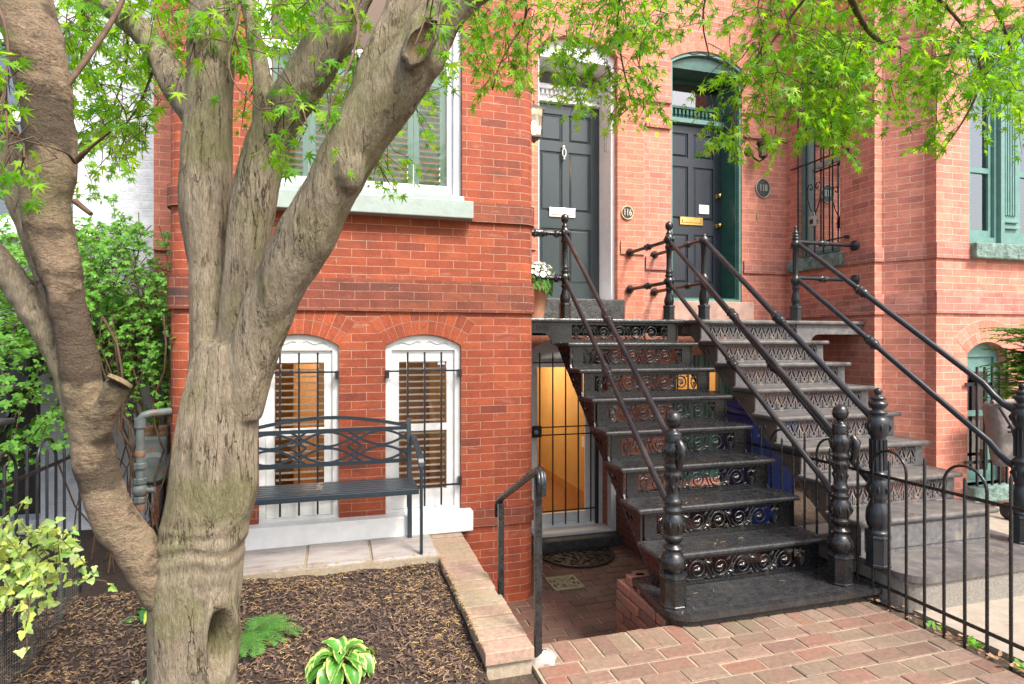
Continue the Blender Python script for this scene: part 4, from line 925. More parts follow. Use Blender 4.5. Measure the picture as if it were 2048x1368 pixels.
NR = newel(s1, 'newel_post', (2.93, 2.94, .07), scaled(NP, 1020, kN), ornaments=((.655, .034, 6), (.45, .058, 8), (.86, .056, 6), (.72, .04, 8)))
for x, y in ((1.89, 4.86), (2.93, 4.90)):
    newel(s1, 'landing_post', (x, y, 1.734), scaled(LP, 905, .00114), octa=(0, .12, .05), ornaments=((.355, .044, 6), (.735, .044, 6)))
ZU, ZL = 2.463, 2.08
rail(s1, (1.89, 4.86, ZU), (1.79, 2.95, .955), f=.50); rail(s1, (1.89, 4.86, ZL), (1.79, 2.95, .565), f=.50)
rail(s1, (2.93, 4.90, ZU), (2.93, 2.94, .935), f=.47, curl=.14); rail(s1, (2.93, 4.90, ZL), (2.93, 2.94, .565), f=.47, curl=.14)
# ornaments where the rails meet the newels
for c, sgn in (((1.79, 2.89, .955), 1), ((2.98, 2.90, .93), 1)):
    g = MB(); c = Vector(c)
    for k in range(7):
        a = k*.9; g.ball(c+Vector((.012*cos(a), -.012, .022*sin(a)-.012*k)), .020-.0012*k, 7)
    g.tube([c+Vector((0, 0, .03)), c+Vector((0, -.03, 0)), c+Vector((0, -.02, -.06)), c+Vector((0, 0, -.12))], [.02, .026, .02, .012], 8)
    g.build('newel_ornament', 'iron', s1)
for z in (ZU, ZL):
    g = MB(); g.tube([(1.89, 4.86, z), (1.505, 4.87, z+.005)], .019, 10); coupling(g, (1.89, 4.86, z), (1.50, 4.87, z), .62, .021, .16); coupling(g, (1.89, 4.86, z), (1.50, 4.87, z), .2, .018, .05); g.build('wall_rail', 'iron', s1)
    g = MB(); g.tube([(2.93, 4.90, z), (2.93, 5.66, z)], .018, 10); coupling(g, (2.93, 4.90, z), (2.93, 5.68, z), .5, .018, .11); g.lathe((2.93, 5.66, z), [(.042, -.012), (.044, 0), (.03, .008), (.022, .02)], 16, M=Matrix.Rotation(pi/2, 3, 'X')); g.build('wall_rail', 'iron_rail', s1)
# ---- second stoop
ys2 = [4.62-.24*i for i in range(8)]; zs2 = [1.73-.187*i for i in range(8)]
s2 = make_stoop('worn grey iron stoop with pierced gothic risers leading to the black door in green surround', 3.07, 4.25, ys2, zs2, 2.72, .20, 5.575, (3.07, 4.905), gothic_riser(h=.151), ('iron_grey', 'iron_worn', 'iron_grey'), 7, fascia=[(4.90, 4.18, 0, 0)], stg_w=.30, rust='iron_rusty')
g = MB(); out = [(4.45, 2.60), (4.45, 3.4), (2.98+.15, 3.4), (3.10, 2.85)]+[(3.24-.14*cos(pi/2*i/8), 2.76-.16*sin(pi/2*i/8)) for i in range(9)]
g.plate(out, [], lambda x, y: Vector((x, y, .20)), (0, 0, -.04)); g.build('base_step', 'iron_worn', s2, bevel=.012)
g = MB(); g.plate([(x*.985+.05, y*.98+.07) for x, y in out], [], lambda x, y: Vector((x, y, .159)), (0, 0, -.18)); 
g.build('base_plinth', 'plinth', s2)
kB = .00137
newel(s2, 'newel_post', (3.10, 2.83, .20), scaled(BN, 840, kB), octa=(0, .175, .068), mat='iron_blue', flutes=(.57, .75, .042), ornaments=((.83, .06, 6), (.46, .056, 8)))
newel(s2, 'newel_post', (4.37, 2.88, .20), scaled(BN, 840, kB), octa=(0, .175, .072), mat='iron_blue', flutes=(.57, .75, .042), ornaments=((.83, .06, 6), (.46, .056, 8)))
newel(s2, 'landing_post', (3.165, 4.70, 1.73), scaled(LP2, 905, .00114), octa=(0, .12, .05), mat='iron_blue', flutes=(.42, .64, .024))
newel(s2, 'landing_post', (4.16, 4.70, 1.73), scaled(PP, 670, .00150), octa=(0, .125, .052), mat='iron_blue', flutes=(.44, .66, .022))
rail(s2, (3.165, 4.70, 2.45), (3.10, 2.83, 1.04), r=.021, f=.53, mat='iron_blue'); rail(s2, (3.165, 4.70, 2.06), (3.10, 2.83, .64), r=.021, f=.5, mat='iron_blue')
rail(s2, (4.16, 4.70, 2.48), (4.37, 2.88, 1.06), r=.022, f=.37, curl=.30, mat='iron_blue'); rail(s2, (4.16, 4.70, 2.14), (4.37, 2.88, .68), r=.022, f=.42, curl=.25, mat='iron_blue')
for z in (2.48, 2.14):
    g = MB(); g.tube([(4.16, 4.70, z), (4.90, 4.74, z)], .019, 10); coupling(g, (4.16, 4.70, z), (4.90, 4.74, z), .45, .018, .11); g.lathe((4.89, 4.74, z), [(.05, -.012), (.052, 0), (.03, .01), (.02, .02)], 16, M=Matrix.Rotation(-pi/2, 3, 'Y')); g.build('wall_rail', 'iron_blue', s2)
for z in (2.45, 2.06):
    g = MB(); g.tube([(3.165, 4.70, z), (3.22, 5.665, z)], .018, 10); coupling(g, (3.165, 4.70, z), (3.22, 5.67, z), .3, .017, .08); g.lathe((3.22, 5.668, z), [(.042, -.012), (.044, 0), (.03, .008), (.022, .02)], 16, M=Matrix.Rotation(pi/2, 3, 'X')); g.build('wall_rail', 'iron_rail', s2)
# ---- stoop of the white house, mostly hidden by the vine
ys0 = [4.75-.24*i for i in range(6)]; zs0 = [1.66-.195*i for i in range(6)]
def grid_riser(w=1.10, h=.159):
    mb = MB(); holes = []
    for k in range(4):
        x = -w/2+.06+k*.25
        for i in range(5):
            for j in range(3): holes.append(rect(x+i*.042, x+i*.042+.030, .03+j*.038, .03+j*.038+.026))
    mb.plate(rect(-w/2, w/2, 0, h), holes, XZ(0), (0, .012, 0)); return mb
s0 = make_stoop('dark iron stoop with square-grid risers below the white painted house, half hidden by vine', -3.05, -1.86, ys0, zs0, 3.2, .49, 5.7, (-3.3, -1.80), grid_riser(), ('iron_blue', 'iron_worn', 'iron_blue'), 6, stg_w=.28)
newel(s0, 'newel_post', (-1.93, 3.62, .30), [(.034, 0), (.036, .3), (.04, .33), (.03, .36), (.034, .38), (.034, .66), (.05, .67), (.05, .69), (.03, .70), (.04, .74), (.028, .78), (.034, .80), (.01, .86)], octa=(0, .12, .05), mat='iron_blue')
# ================================================================ iron fences
def hoop_fence(label, X, y0, y1, zr, zb, zground, sp=.1085, phase=0, hr=.147, mat='iron'):
    root = thing('iron_fence', label, 'fence', 'hoop-topped iron fences', loc=(X, (y0+y1)/2, 0))
    b = .008; g = MB(); g.box(X-.004, X+.004, y0, y1, zr-.015, zr+.003); g.build('top_rail', mat, root)
    g = MB(); g.box(X-.004, X+.004, y0, y1, zb-.01, zb+.008); g.build('bottom_rail', mat, root)
    n = int((y1-y0)/sp); hp = None; sb = {}
    for k in range(n+1):
        y = y1-.02-k*sp; q = (k+phase) % 4
        if q == 0 and y-2*sp > y0:
            if hp is None:
                g = MB(); pts = [(0, 0, zground), (0, 0, zr+hr-sp)]+[(0, -sp+sp*cos(a), zr+hr-sp+sp*sin(a)) for a in [pi*i/12 for i in range(1, 12)]]+[(0, -2*sp, zr+hr-sp), (0, -2*sp, zground)]
                g.tube(pts, b, 6); hp = g.build('hoop', mat, root); hp.location = (X, y, 0)
            else: copy_part(hp, root, (X, y, 0))
        elif q in (1, 3):
            if q not in sb:
                g = MB(); g.tube([(0, 0, zground), (0, 0, zr+(.075 if q == 1 else .13)), (0, 0, zr+(.09 if q == 1 else .15))], [b, b, .003], 6); sb[q] = g.build('picket', mat, root); sb[q].location = (X, y, 0)
            else: copy_part(sb[q], root, (X, y, 0))
    return root
hoop_fence('low black iron hoop-topped fence running from the street past the right newel', 3.05, .9, 4.25, .755, .11, -.02, phase=3)
hoop_fence('black iron hoop fence on the left edge behind variegated ivy', -1.52, 1.9, 4.3, .855, .12, -.02, phase=1, mat='iron_blue')
# garden handrail
hr = thing('garden_handrail', 'short black iron handrail on two posts beside the areaway steps', 'handrail', loc=(.93, 3.1, 0))
for (y, zf, zt) in ((2.745, -.01, .885), (3.43, -.34, .575)):
    g = MB(); g.box(.912, .946, y-.014, y+.014, zf, zt); g.build('post', 'iron_post', hr, bevel=.002)
g = MB(); pts = [(.93, 2.70, .80), (.93, 2.685, .86), (.93, 2.70, .905), (.93, 2.74, .915), (.93, 2.80, .89), (.93, 3.44, .60), (.93, 3.475, .575), (.93, 3.49, .53), (.93, 3.49, .48)]
for dx, rr in ((-.014, .011), (0, .017), (.014, .011)): g.tube([(p[0]+dx, p[1], p[2]) for p in pts], rr, 8)
g.build('rail', 'iron_post', hr)
g = MB(); random.seed(4)
prof = [(.085, -.03), (.075, .0), (.05, .022), (.02, .035), (.001, .036)]
g.lathe((.955, 2.76, 0), prof, 10); g.v = [(p[0]+random.uniform(-.012, .012)+.02*(p[0]-.955), p[1]+random.uniform(-.012, .012), p[2]+random.uniform(-.004, .004)) for p in g.v]
g.build('footing', 'cement', hr)
# brick garden kerb wall
kw = thing('garden_wall', 'low mulch bed edging wall capped with mossy tan bricks', 'wall', loc=(.77, 3.6, 0))
g = MB(); random.seed(9); y = 2.67
while y < 4.47:
    paver(g, .648+random.uniform(-.004, .004), .888+random.uniform(-.004, .004), y, min(y+.119, 4.49), .105+random.uniform(-.003, .003), .055, .003, .003); y += .119
g.build('brick_cap', 'curb_brick', kw)
g = MB(); g.box(.66, .876, 2.685, 4.49, -.55, .094); g.build('wall_body', 'mortar', kw)
g = MB(); g.add([(.879, 2.9, -.55), (.879, 4.49, -.55), (.879, 4.49, .05), (.879, 2.9, .05)], [(0, 1, 2, 3)], 0, [[(0, 0), (1.6, 0), (1.6, .6), (0, .6)]]); g.build('brick_face', 'brick_dark', kw)
# brick footing under the first stoop, retaining walls of the areaway
rw_ = thing('retaining_wall', 'old brick retaining wall and pier under the black iron stoop', 'wall', loc=(2.3, 3.2, -.5))
g = MB(); random.seed(12)
z = -.5; k = 0
while z < -.01:
    x = 1.72-(k % 2)*.1
    while x < 2.75:
        xa, xb = max(x, 1.72), min(x+.2, 2.75)
        if xb-xa > .04: g.obox(((xa+xb)/2+random.gauss(0, .003), 2.97+random.gauss(0, .002), z+.03), (xb-xa-.008, .1, .055), Matrix.Rotation(random.gauss(0, .012), 3, 'Z'))
        x += .2
    y = 3.03-(k % 2)*.1
    while y < 3.52:
        ya, yb = max(y, 3.03), min(y+.2, 3.52)
        if yb-ya > .04: g.obox((1.77+random.gauss(0, .004), (ya+yb)/2, z+.03), (.1, yb-ya-.008, .055), Matrix.Rotation(random.gauss(0, .015), 3, 'Z'))
        y += .2
    z += .064; k += 1
for (x, y) in ((1.79, 3.4), (1.79, 3.28), (1.80, 3.15), (1.85, 3.44)): g.obox((x+.02, y, .035), (.12, .09, .05), Matrix.Rotation(random.uniform(-.4, .4), 3, 'Z'))
g.build('pier', 'pier_brick', rw_, bevel=.005)
g = MB(); g.box(1.74, 2.75, 2.95, 3.5, -.5, -.025); g.box(2.745, 2.99, 2.93, 5.68, -.55, -.029); g.build('wall_core', 'mortar_orange', rw_)
g = MB(); g.add([(2.742, 5.69, -.5), (2.742, 3.5, -.5), (2.742, 3.5, -.02), (2.742, 5.69, -.02)], [(0, 1, 2, 3)], 0, [[(0, 0), (2.2, 0), (2.2, .5), (0, .5)]]); g.add([(2.75, 3.505, -.5), (1.74, 3.505, -.5), (1.74, 3.505, -.02), (2.75, 3.505, -.02)], [(0, 1, 2, 3)], 0, [[(0, 0), (1, 0), (1, .5), (0, .5)]])
g.build('brick_face', 'brick_dark', rw_)
# ================================================================ bench
bn = thing('garden_bench', 'dark blue-grey metal bench with interlaced oval back on the flagstones', 'bench', loc=(-.07, 4.2, .12))
XA, XB = -.67, .53; zb = .12; m = 'bench_metal'
def ribbon(mb, pts, w=.018, th=.006):
    for a, b in zip(pts, pts[1:]): mb.bar(a, b, th, w)
for x in (XA, XB):
    s_ = 1 if x > 0 else -1
    g = MB(); pts = [(x+.005*s_, 4.0, zb), (x+.005*s_, 4.0, zb+.58)]+[(x+.005*s_, 4.0+.06*(1-cos(a)), zb+.58+.06*sin(a)) for a in (.4, .8, 1.2)]+[(x+.005*s_, 4.12, zb+.655), (x, 4.30, zb+.70), (x, 4.41, zb+.72)]
    for a, b in zip(pts, pts[1:]): g.bar(Vector(a), Vector(b)+(Vector(b)-Vector(a)).normalized()*.006, .040, .018)
    g.build('arm_leg', m, bn, bevel=.003)
    g = MB(); g.bar((x-.03*s_, 4.36, zb), (x-.03*s_, 4.37, zb+.44), .032, .018); g.bar((x-.03*s_, 4.37, zb+.44), (x-.03*s_, 4.43, zb+.85), .032, .018); g.build('back_leg', m, bn, bevel=.003)
g = MB()
for i in range(6):
    y = 4.03+.058*i; g.box(XA+.01, XB-.01, y, y+.045, zb+.425, zb+.437)
g.box(XA+.01, XB-.01, 3.995, 4.012, zb+.40, zb+.435); g.box(XA+.01, XA+.03, 4.0, 4.37, zb+.40, zb+.424); g.box(XB-.03, XB-.01, 4.0, 4.37, zb+.40, zb+.424); g.box(-.08, -.06, 4.0, 4.37, zb+.405, zb+.424)
g.build('seat', m, bn, bevel=.003)
g = MB(); tilt = lambda z: 4.37+(z-.44)*.146
W2 = (XB-XA)/2-.035; xc = (XA+XB)/2
def bp_(x, z): return Vector((xc+x, tilt(z), zb+z))
N = 24
ribbon(g, [bp_(-W2+2*W2*i/N, .80+.075*sin(pi*i/N)) for i in range(N+1)], .024); ribbon(g, [bp_(-W2, .785), bp_(W2, .785)], .026); ribbon(g, [bp_(-W2, .555), bp_(W2, .555)], .028)
for ph in (0, 1):
    for k in (-1.5, -.5, .5, 1.5):
        cx = k*W2/2
        for sg in (-1, 1):
            for rz, zc_ in ((.105, .67),):
                pass
amp = .055
for zc_ in (.725, .615):
    for sg in (-1, 1):
        for k in range(3):
            x0_ = -W2+2*W2*k/3; x1_ = x0_+2*W2/3; e = .05
            ribbon(g, [bp_(max(-W2, min(W2, x0_-e+(x1_-x0_+2*e)*i/12)), zc_+sg*(-.055+.105*sin(pi*i/12))*1.0) for i in range(13)], .017)
g.build('backrest', m, bn)
# ================================================================ lanterns, plaques, mat, drain
lt = thing('wall_lantern', 'lit glass wall lantern with warm bulb left of the charcoal door', 'lamp', loc=(1.83, 5.6, 3.67))
LX, LY, LZ = 1.835, 5.54, 3.66
g = MB()
for dx, dy in ((-.06, -.06), (.06, -.06), (.06, .06), (-.06, .06)): g.bar((LX+dx*.9, LY+dy*.9, LZ-.13), (LX+dx*1.15, LY+dy*1.15, LZ+.11), .010)
g.box(LX-.085, LX+.085, LY-.085, LY+.085, LZ+.11, LZ+.125); g.lathe((LX, LY, LZ+.125), [(.10, 0), (.05, .035), (.02, .05), (.001, .06)], 4, a0=pi/4, sm=False)
g.box(LX-.058, LX+.058, LY-.058, LY+.058, LZ-.15, LZ-.13); g.lathe((LX, LY, LZ-.20), [(.001, 0), (.03, .02), (.06, .05)], 4, a0=pi/4, sm=False)
g.tube([(LX, LY, LZ+.18), (LX-.01, LY+.01, LZ+.215), (LX+.02, LY+.06, LZ+.235), (LX+.03, LY+.11, LZ+.20), (LX+.02, LY+.14, LZ+.17)], .007, 6)
g.box(LX-.03, LX+.06, 5.665, 5.689, LZ-.05, LZ+.21); g.tube([(LX, LY+.06, LZ-.05), (LX, 5.68, LZ-.05)], .008, 6)
g.build('frame', 'bronze', lt)
g = MB(); q = .05
for a, b in (((-1, -1), (1, -1)), ((1, -1), (1, 1)), ((1, 1), (-1, 1)), ((-1, 1), (-1, -1))):
    g.add([(LX+a[0]*.053, LY+a[1]*.053, LZ-.13), (LX+b[0]*.053, LY+b[1]*.053, LZ-.13), (LX+b[0]*.067, LY+b[1]*.067, LZ+.11), (LX+a[0]*.067, LY+a[1]*.067, LZ+.11)], [(0, 1, 2, 3)])
g.build('glass', 'lamp_glass', lt)
g = MB(); g.lathe((LX, LY, LZ-.09), [(.012, -.04), (.012, 0), (.026, .04), (.028, .07), (.018, .10), (.001, .115)], 12); g.build('bulb', 'bulb', lt)
o_ = roomlight('lantern_light', (LX, LY, LZ), 3, (1, .75, .45), .04); o_.parent = lt; o_.matrix_parent_inverse = Matrix.Translation(-lt.location)
sc_ = thing('wall_sconce', 'unlit black coach lantern on pink brick right of the black door', 'lamp', loc=(4.46, 5.6, 3.65))
LX, LY, LZ = 4.46, 5.52, 3.65
g = MB()
for k in range(6):
    a = pi/3*k; g.bar((LX+.04*cos(a), LY+.04*sin(a), LZ-.10), (LX+.062*cos(a), LY+.062*sin(a), LZ+.05), .006)
g.lathe((LX, LY, LZ+.05), [(.082, 0), (.078, .012), (.04, .05), (.015, .06), (.02, .075), (.008, .09), (.001, .10)], 6, sm=False); g.lathe((LX, LY, LZ-.14), [(.001, 0), (.014, .01), (.012, .02), (.042, .04)], 6, sm=False)
g.tube([(LX, LY, LZ-.12), (LX-.01, LY+.05, LZ-.14), (LX-.04, LY+.11, LZ-.08), (LX-.06, LY+.13, LZ), (LX-.07, 5.67, LZ+.02)], .009, 6); g.lathe((LX-.07, 5.688, LZ), [(.05, 0), (.045, .015), (.02, .02)], 12, M=Matrix.Rotation(pi/2, 3, 'X'))
g.build('frame', 'dark_iron', sc_)
g = MB(); g.lathe((LX, LY, LZ-.10), [(.037, 0), (.058, .15)], 6, sm=False); g.build('glass', 'lamp_glass', sc_)
g = MB(); g.lathe((LX, LY, LZ-.09), [(.012, 0), (.012, .09), (.001, .10)], 8); g.build('candle', 'petal', sc_)
def plaque(label, text, c, rx, rz, m0, m1, size):
    t = thing('number_plaque', label, 'plaque', 'house number plaques', loc=c)
    g = MB(); n = 32; g.plate([(c[0]+rx*cos(2*pi*i/n), c[2]+rz*sin(2*pi*i/n)) for i in range(n)], [], XZ(c[1]), (0, .012, 0)); g.build('plate', m0, t)
    g = MB(); g.tube([(c[0]+rx*cos(2*pi*i/n), c[1], c[2]+rz*sin(2*pi*i/n)) for i in range(n+1)], .005, 6, False); g.build('rim', m1, t)
    cu = bpy.data.curves.new('digits', 'FONT'); cu.body = text; cu.size = size; cu.extrude = .003; cu.align_x = 'CENTER'; cu.align_y = 'CENTER'; cu.space_character = 1.05; cu.offset = .0006
    o = bpy.data.objects.new('digits', cu); COL.objects.link(o); o.rotation_euler = (pi/2, 0, 0); o.location = (c[0], c[1]-.004, c[2]); o.scale = (.8, 1.25, 1)
    dg = bpy.context.evaluated_depsgraph_get(); me = bpy.data.meshes.new_from_object(o.evaluated_get(dg)); me.materials.clear(); me.materials.append(M[m1])
    o2 = bpy.data.objects.new('digits', me); COL.objects.link(o2); o2.rotation_euler = (pi/2, 0, 0); o2.location = o.location; o2.scale = (.8, 1.25, 1); bpy.data.objects.remove(o)
    o2.name = 'digits'; o2.parent = t; o2.matrix_parent_inverse = Matrix.Translation(-t.location)
plaque('round black house number plaque with gold rim reading 116', '116', (2.906, 5.676, 2.88), .066, .068, 'dark_iron', 'pale_gold', .078)
plaque('oval grey-bronze house number plaque reading 118', '118', (4.585, 5.674, 3.255), .092, .105, 'bronze', 'pale_metal', .085)
g = MB(); g.box(4.505, 4.52, 5.675, 5.688, 2.90, 2.98); tag(g.build('bell_strip', 'tan_iron', None), 'tiny cream strip on pink brick below the 118 plaque', 'fitting')
def mat_fn(x, y):
    R = math.hypot(x/.36, y/.34)
    if R > 1: return -.01
    e = min(1-R, .2)
    if R > .93 or y < .02: return .01
    a = math.atan2(y, x); v_ = sin(30*x/.36+6*sin(9*y/.34))*cos(22*y/.34+2*sin(8*x/.36))+.4*cos(14*a)
    return v_*.01+.001
g = MB(); g.field(mat_fn, -.365, .365, 0, .345, .006, lambda x, y: Vector((2.19+x*1.05, 5.40-y*1.25, -.482)), (0, 0, -.012))
tag(g.build('doormat', 'rubber', None), 'black half-round rubber doormat with lacy cut-outs at the basement door', 'doormat')
g = MB(); c = (1.83, 4.72, -.492); s_ = .13
g.plate(rect(-s_, s_, -s_, s_), [rect(-s_+.018, s_-.018, -s_+.018, s_-.018)], lambda x, y: Vector((c[0]+x, c[1]+y, c[2]+.006)), (0, 0, -.012))
for k in range(8):
    a = pi/4*k; L = s_*.97 if k % 2 == 0 else s_*1.3
    g.bar((c[0], c[1], c[2]+.003), (c[0]+L*cos(a), c[1]+L*sin(a), c[2]+.003), .02, .008)
    for q in (.45, .7): g.bar((c[0]+L*q*cos(a), c[1]+L*q*sin(a), c[2]), (c[0]+s_*1.1*q*cos(a+pi/4), c[1]+s_*1.1*q*sin(a+pi/4), c[2]), .012, .006)
g.lathe((c[0], c[1], c[2]), [(.03, 0), (.03, .009), (.001, .01)], 12)
tag(g.build('drain_cover', 'tan_iron', None), 'tan square drain cover with a star pattern set in the areaway bricks', 'drain cover')
# flower pot on the landing
fp = thing('flower_pot', 'terracotta pot of white petunias on the landing beside the bay', 'flower pot', loc=(1.66, 4.98, 1.734))
cx, cy, cz = 1.66, 4.98, 1.736
g = MB(); g.lathe((cx, cy, cz), [(.075, 0), (.115, .235), (.13, .235), (.133, .30), (.118, .30), (.11, .27), (.001, .265)], 24); g.build('pot', 'terracotta', fp)
random.seed(21)
g = MB(); lf = MB(); 
for i in range(150):
    a = random.uniform(0, 2*pi); e = random.uniform(-.2, 1.5); R = random.uniform(.13, .19)
    p = Vector((cx+R*cos(a)*cos(e), cy+R*sin(a)*cos(e), cz+.36+.7*R*sin(e))); nrm = (p-Vector((cx, cy, cz+.34))).normalized(); nrm = (nrm+Vector([random.uniform(-.3, .3) for _ in range(3)])).normalized()
    u_ = nrm.orthogonal().normalized(); w_ = nrm.cross(u_); r = random.uniform(.02, .032)
    if i < 95:
        vs = [p-nrm*.018]+[p+(u_*cos(2*pi*k/10)+w_*sin(2*pi*k/10))*r*(1 if k % 2 else .82)+nrm*random.uniform(-.004, .005) for k in range(10)]
        g.add(vs, [(0, 1+k, 1+(k+1) % 10) for k in range(10)], sm=True)
    q = p-nrm*.03+Vector((random.uniform(-.03, .03), random.uniform(-.03, .03), -.02)); L = random.uniform(.03, .05)
    lf.add([q, q+u_*L*.35+w_*L*.5, q+w_*L*1.3, q-u_*L*.35+w_*L*.5], [(0, 1, 2, 3)])
    if random.random() < .5:
        q = Vector((cx+.14*cos(a), cy+.14*sin(a), cz+random.uniform(.24, .36))); lf.add([q, q+Vector((.015, 0, -.02)), q+Vector((.02*cos(a), .02*sin(a), -.055)), q+Vector((-.015, 0, -.02))], [(0, 1, 2, 3)])
lf.build('leaves', 'flower_leaf', fp); g.build('blossoms', 'petal', fp)
# recycling bin under the second stoop
rb = thing('recycling_bin', 'blue lidded recycling bin standing between the two stoops', 'bin', loc=(3.4, 4.4, 0))
g = MB(); x0, x1, y0, y1 = 3.19, 3.66, 4.08, 4.56
lo = [(x0+.03, y0+.05, .03), (x1-.03, y0+.05, .03), (x1-.03, y1-.03, .03), (x0+.03, y1-.03, .03)]; hi = [(x0, y0, .93), (x1, y0, .93), (x1, y1, .93), (x0, y1, .93)]
g.add(lo+hi, [(3, 2, 1, 0), (0, 1, 5, 4), (1, 2, 6, 5), (2, 3, 7, 6), (3, 0, 4, 7), (4, 5, 6, 7)]); g.box(x0-.012, x1+.012, y0-.015, y1+.01, .90, .93); g.build('body', 'blue_plastic', rb, bevel=.015)
g = MB(); g.add([(x0-.02, y0-.03, .93), (x1+.02, y0-.03, .93), (x1+.02, y1+.02, .935), (x0-.02, y1+.02, .935), (x0-.01, y0-.02, .965), (x1+.01, y0-.02, .965), (x1+.01, y1+.01, 1.02), (x0-.01, y1+.01, 1.02)], [(3, 2, 1, 0), (0, 1, 5, 4), (1, 2, 6, 5), (2, 3, 7, 6), (3, 0, 4, 7), (4, 5, 6, 7)]); g.build('lid', 'blue_plastic', rb, bevel=.012)
g = MB()
for k in range(7):      # row of white stars and squiggles on the front
    c = (x0+.07+.055*k, .84)
    pts = [(c[0]+(.020 if j % 2 == 0 else .008)*sin(2*pi*j/10), c[1]+(.020 if j % 2 == 0 else .008)*cos(2*pi*j/10)) for j in range(10)]
    g.plate(pts, [], lambda s, z: Vector((s, y0+.004-.002+(.93-z)*.055*.9-.008, z)), (0, .003, 0))
for k in range(3): g.tube([(x0+.06+.10*k+.012*i, y0+.001+(.93-.77)*.05, .77+.016*sin(i*1.9+k)) for i in range(8)], .0035, 4)
g.build('print', 'white_print', rb)
for sx_ in (x0+.04, x1-.04):
    g = MB(); g.lathe((sx_, y1-.02, .09), [(.09, -.02), (.09, .02)], 16, M=Matrix.Rotation(pi/2, 3, 'Y')); g.build('wheel', 'rubber', rb)
# gas meter and pipes beside the bay
gm = thing('gas_meter', 'grey gas meter with valved pipes in the corner left of the bay', 'meter', loc=(-1.3, 5.0, 0))
g = MB(); g.lathe((-1.27, 4.95, .62), [(.09, -.12), (.125, -.09), (.135, 0), (.125, .09), (.09, .12)], 20, M=Matrix.Rotation(pi/2, 3, 'X')); g.box(-1.36, -1.18, 4.86, 5.04, .55, .85); g.build('meter_body', 'pipe_grey', gm, bevel=.02)
g = MB(); X_, Y_ = -1.24, 4.45
g.tube([(X_, Y_, -.05), (X_, Y_, .98), (X_, Y_, 1.02), (X_+.02, Y_, 1.05), (X_+.06, Y_, 1.06), (-1.09, Y_+.1, 1.06)], .026, 12); g.lathe((X_, Y_, .2), [(.029, 0), (.029, .04)], 12)
for z in (.50, .62, .72): g.lathe((X_, Y_, z), [(.036, -.02), (.040, -.015), (.040, .015), (.036, .02)], 8, sm=False)
g.ball((X_, Y_, .56), .05, 10); g.tube([(X_, Y_, .56), (X_+.09, Y_-.02, .56)], .018, 8); g.lathe((X_, Y_, 1.0), [(.036, -.03), (.036, .03)], 12); g.build('service_pipe', 'pipe_grey', gm)
g = MB(); g.tube([(-1.20, 5.1, 0), (-1.20, 5.1, 1.6)], .03, 10); g.tube([(-1.32, 5.3, 0), (-1.32, 5.3, 1.9)], .025, 10); g.build('riser_pipe', 'pipe_grey', gm)
for dx in (-.05, .05): g = MB(); g.lathe((-1.27+dx, 4.93, .88), [(.035, -.03), (.04, -.01), (.03, 0), (.04, .01), (.035, .04)], 10); g.build('union', 'rust', gm)
for z in (.80, .45): g = MB(); g.lathe((X_, Y_, z), [(.03, -.02), (.034, 0), (.03, .02)], 10); g.build('union', 'rust', gm)
# folded fabric stroller by the right bay
sv = thing('folded_stroller', 'grey fabric folded stroller with red clip in front of the right basement window', 'stroller', loc=(5.690, 3.9, 0))
g = MB(); random.seed(8)
c = [(5.500, 3.78), (5.880, 3.78), (5.880, 3.98), (5.500, 3.98)]
lv = [(.44, .24, .05), (.50, .30, .07), (.80, .36, .08), (.95, .44, .10), (1.0, .48, .08)]; vs = []
for z, wd, dp in lv:
    for k in range(12):
        a = 2*pi*k/12; vs.append((5.690+wd/2*math.copysign(abs(cos(a))**.6, cos(a))+random.uniform(-.01, .01), 3.88+dp*math.copysign(abs(sin(a))**.6, sin(a))+random.uniform(-.012, .012), z))
g.add(vs, [(i*12+j, i*12+(j+1) % 12, (i+1)*12+(j+1) % 12, (i+1)*12+j) for i in range(4) for j in range(12)]+[tuple(range(48, 60)), tuple(range(11, -1, -1))], sm=True)
g.build('fabric_body', 'grey_fabric', sv)
g = MB(); g.tube([(5.400, 3.80, 1.01), (5.690, 3.77, 1.02), (5.990, 3.80, 1.01)], .022, 8); g.build('canopy_roll', 'grey_fabric', sv)
g = MB(); g.tube([(5.430, 3.76, .97), (5.530, 3.73, .80), (5.790, 3.72, .16)], .011, 8); g.tube([(5.950, 3.76, .97), (5.830, 3.73, .80), (5.590, 3.72, .16)], .011, 8); g.tube([(5.510, 3.74, .80), (5.850, 3.74, .80)], .012, 8); g.tube([(5.510, 3.74, .76), (5.850, 3.74, .76)], .009, 8)
g.build('frame', 'dark_iron', sv)
for xx in (5.550, 5.830):
    g = MB(); g.lathe((xx, 3.76, .075), [(.05, -.015), (.075, -.015), (.075, .015), (.05, .015)], 18, M=Matrix.Rotation(pi/2, 3, 'Y')); g.box(xx-.004, xx+.004, 3.69, 3.83, .06, .09); g.bar((xx, 3.76, .075), (5.790 if xx > 5.700 else 5.590, 3.73, .18), .02); g.build('wheel', 'rubber', sv)
g = MB(); g.box(5.675, 5.730, 3.695, 3.73, .56, .61); g.build('clip', 'red_plastic', sv, bevel=.005)
g = MB(); g.box(5.680, 5.715, 3.70, 3.728, .612, .68); g.build('strap_buckle', 'rubber', sv)
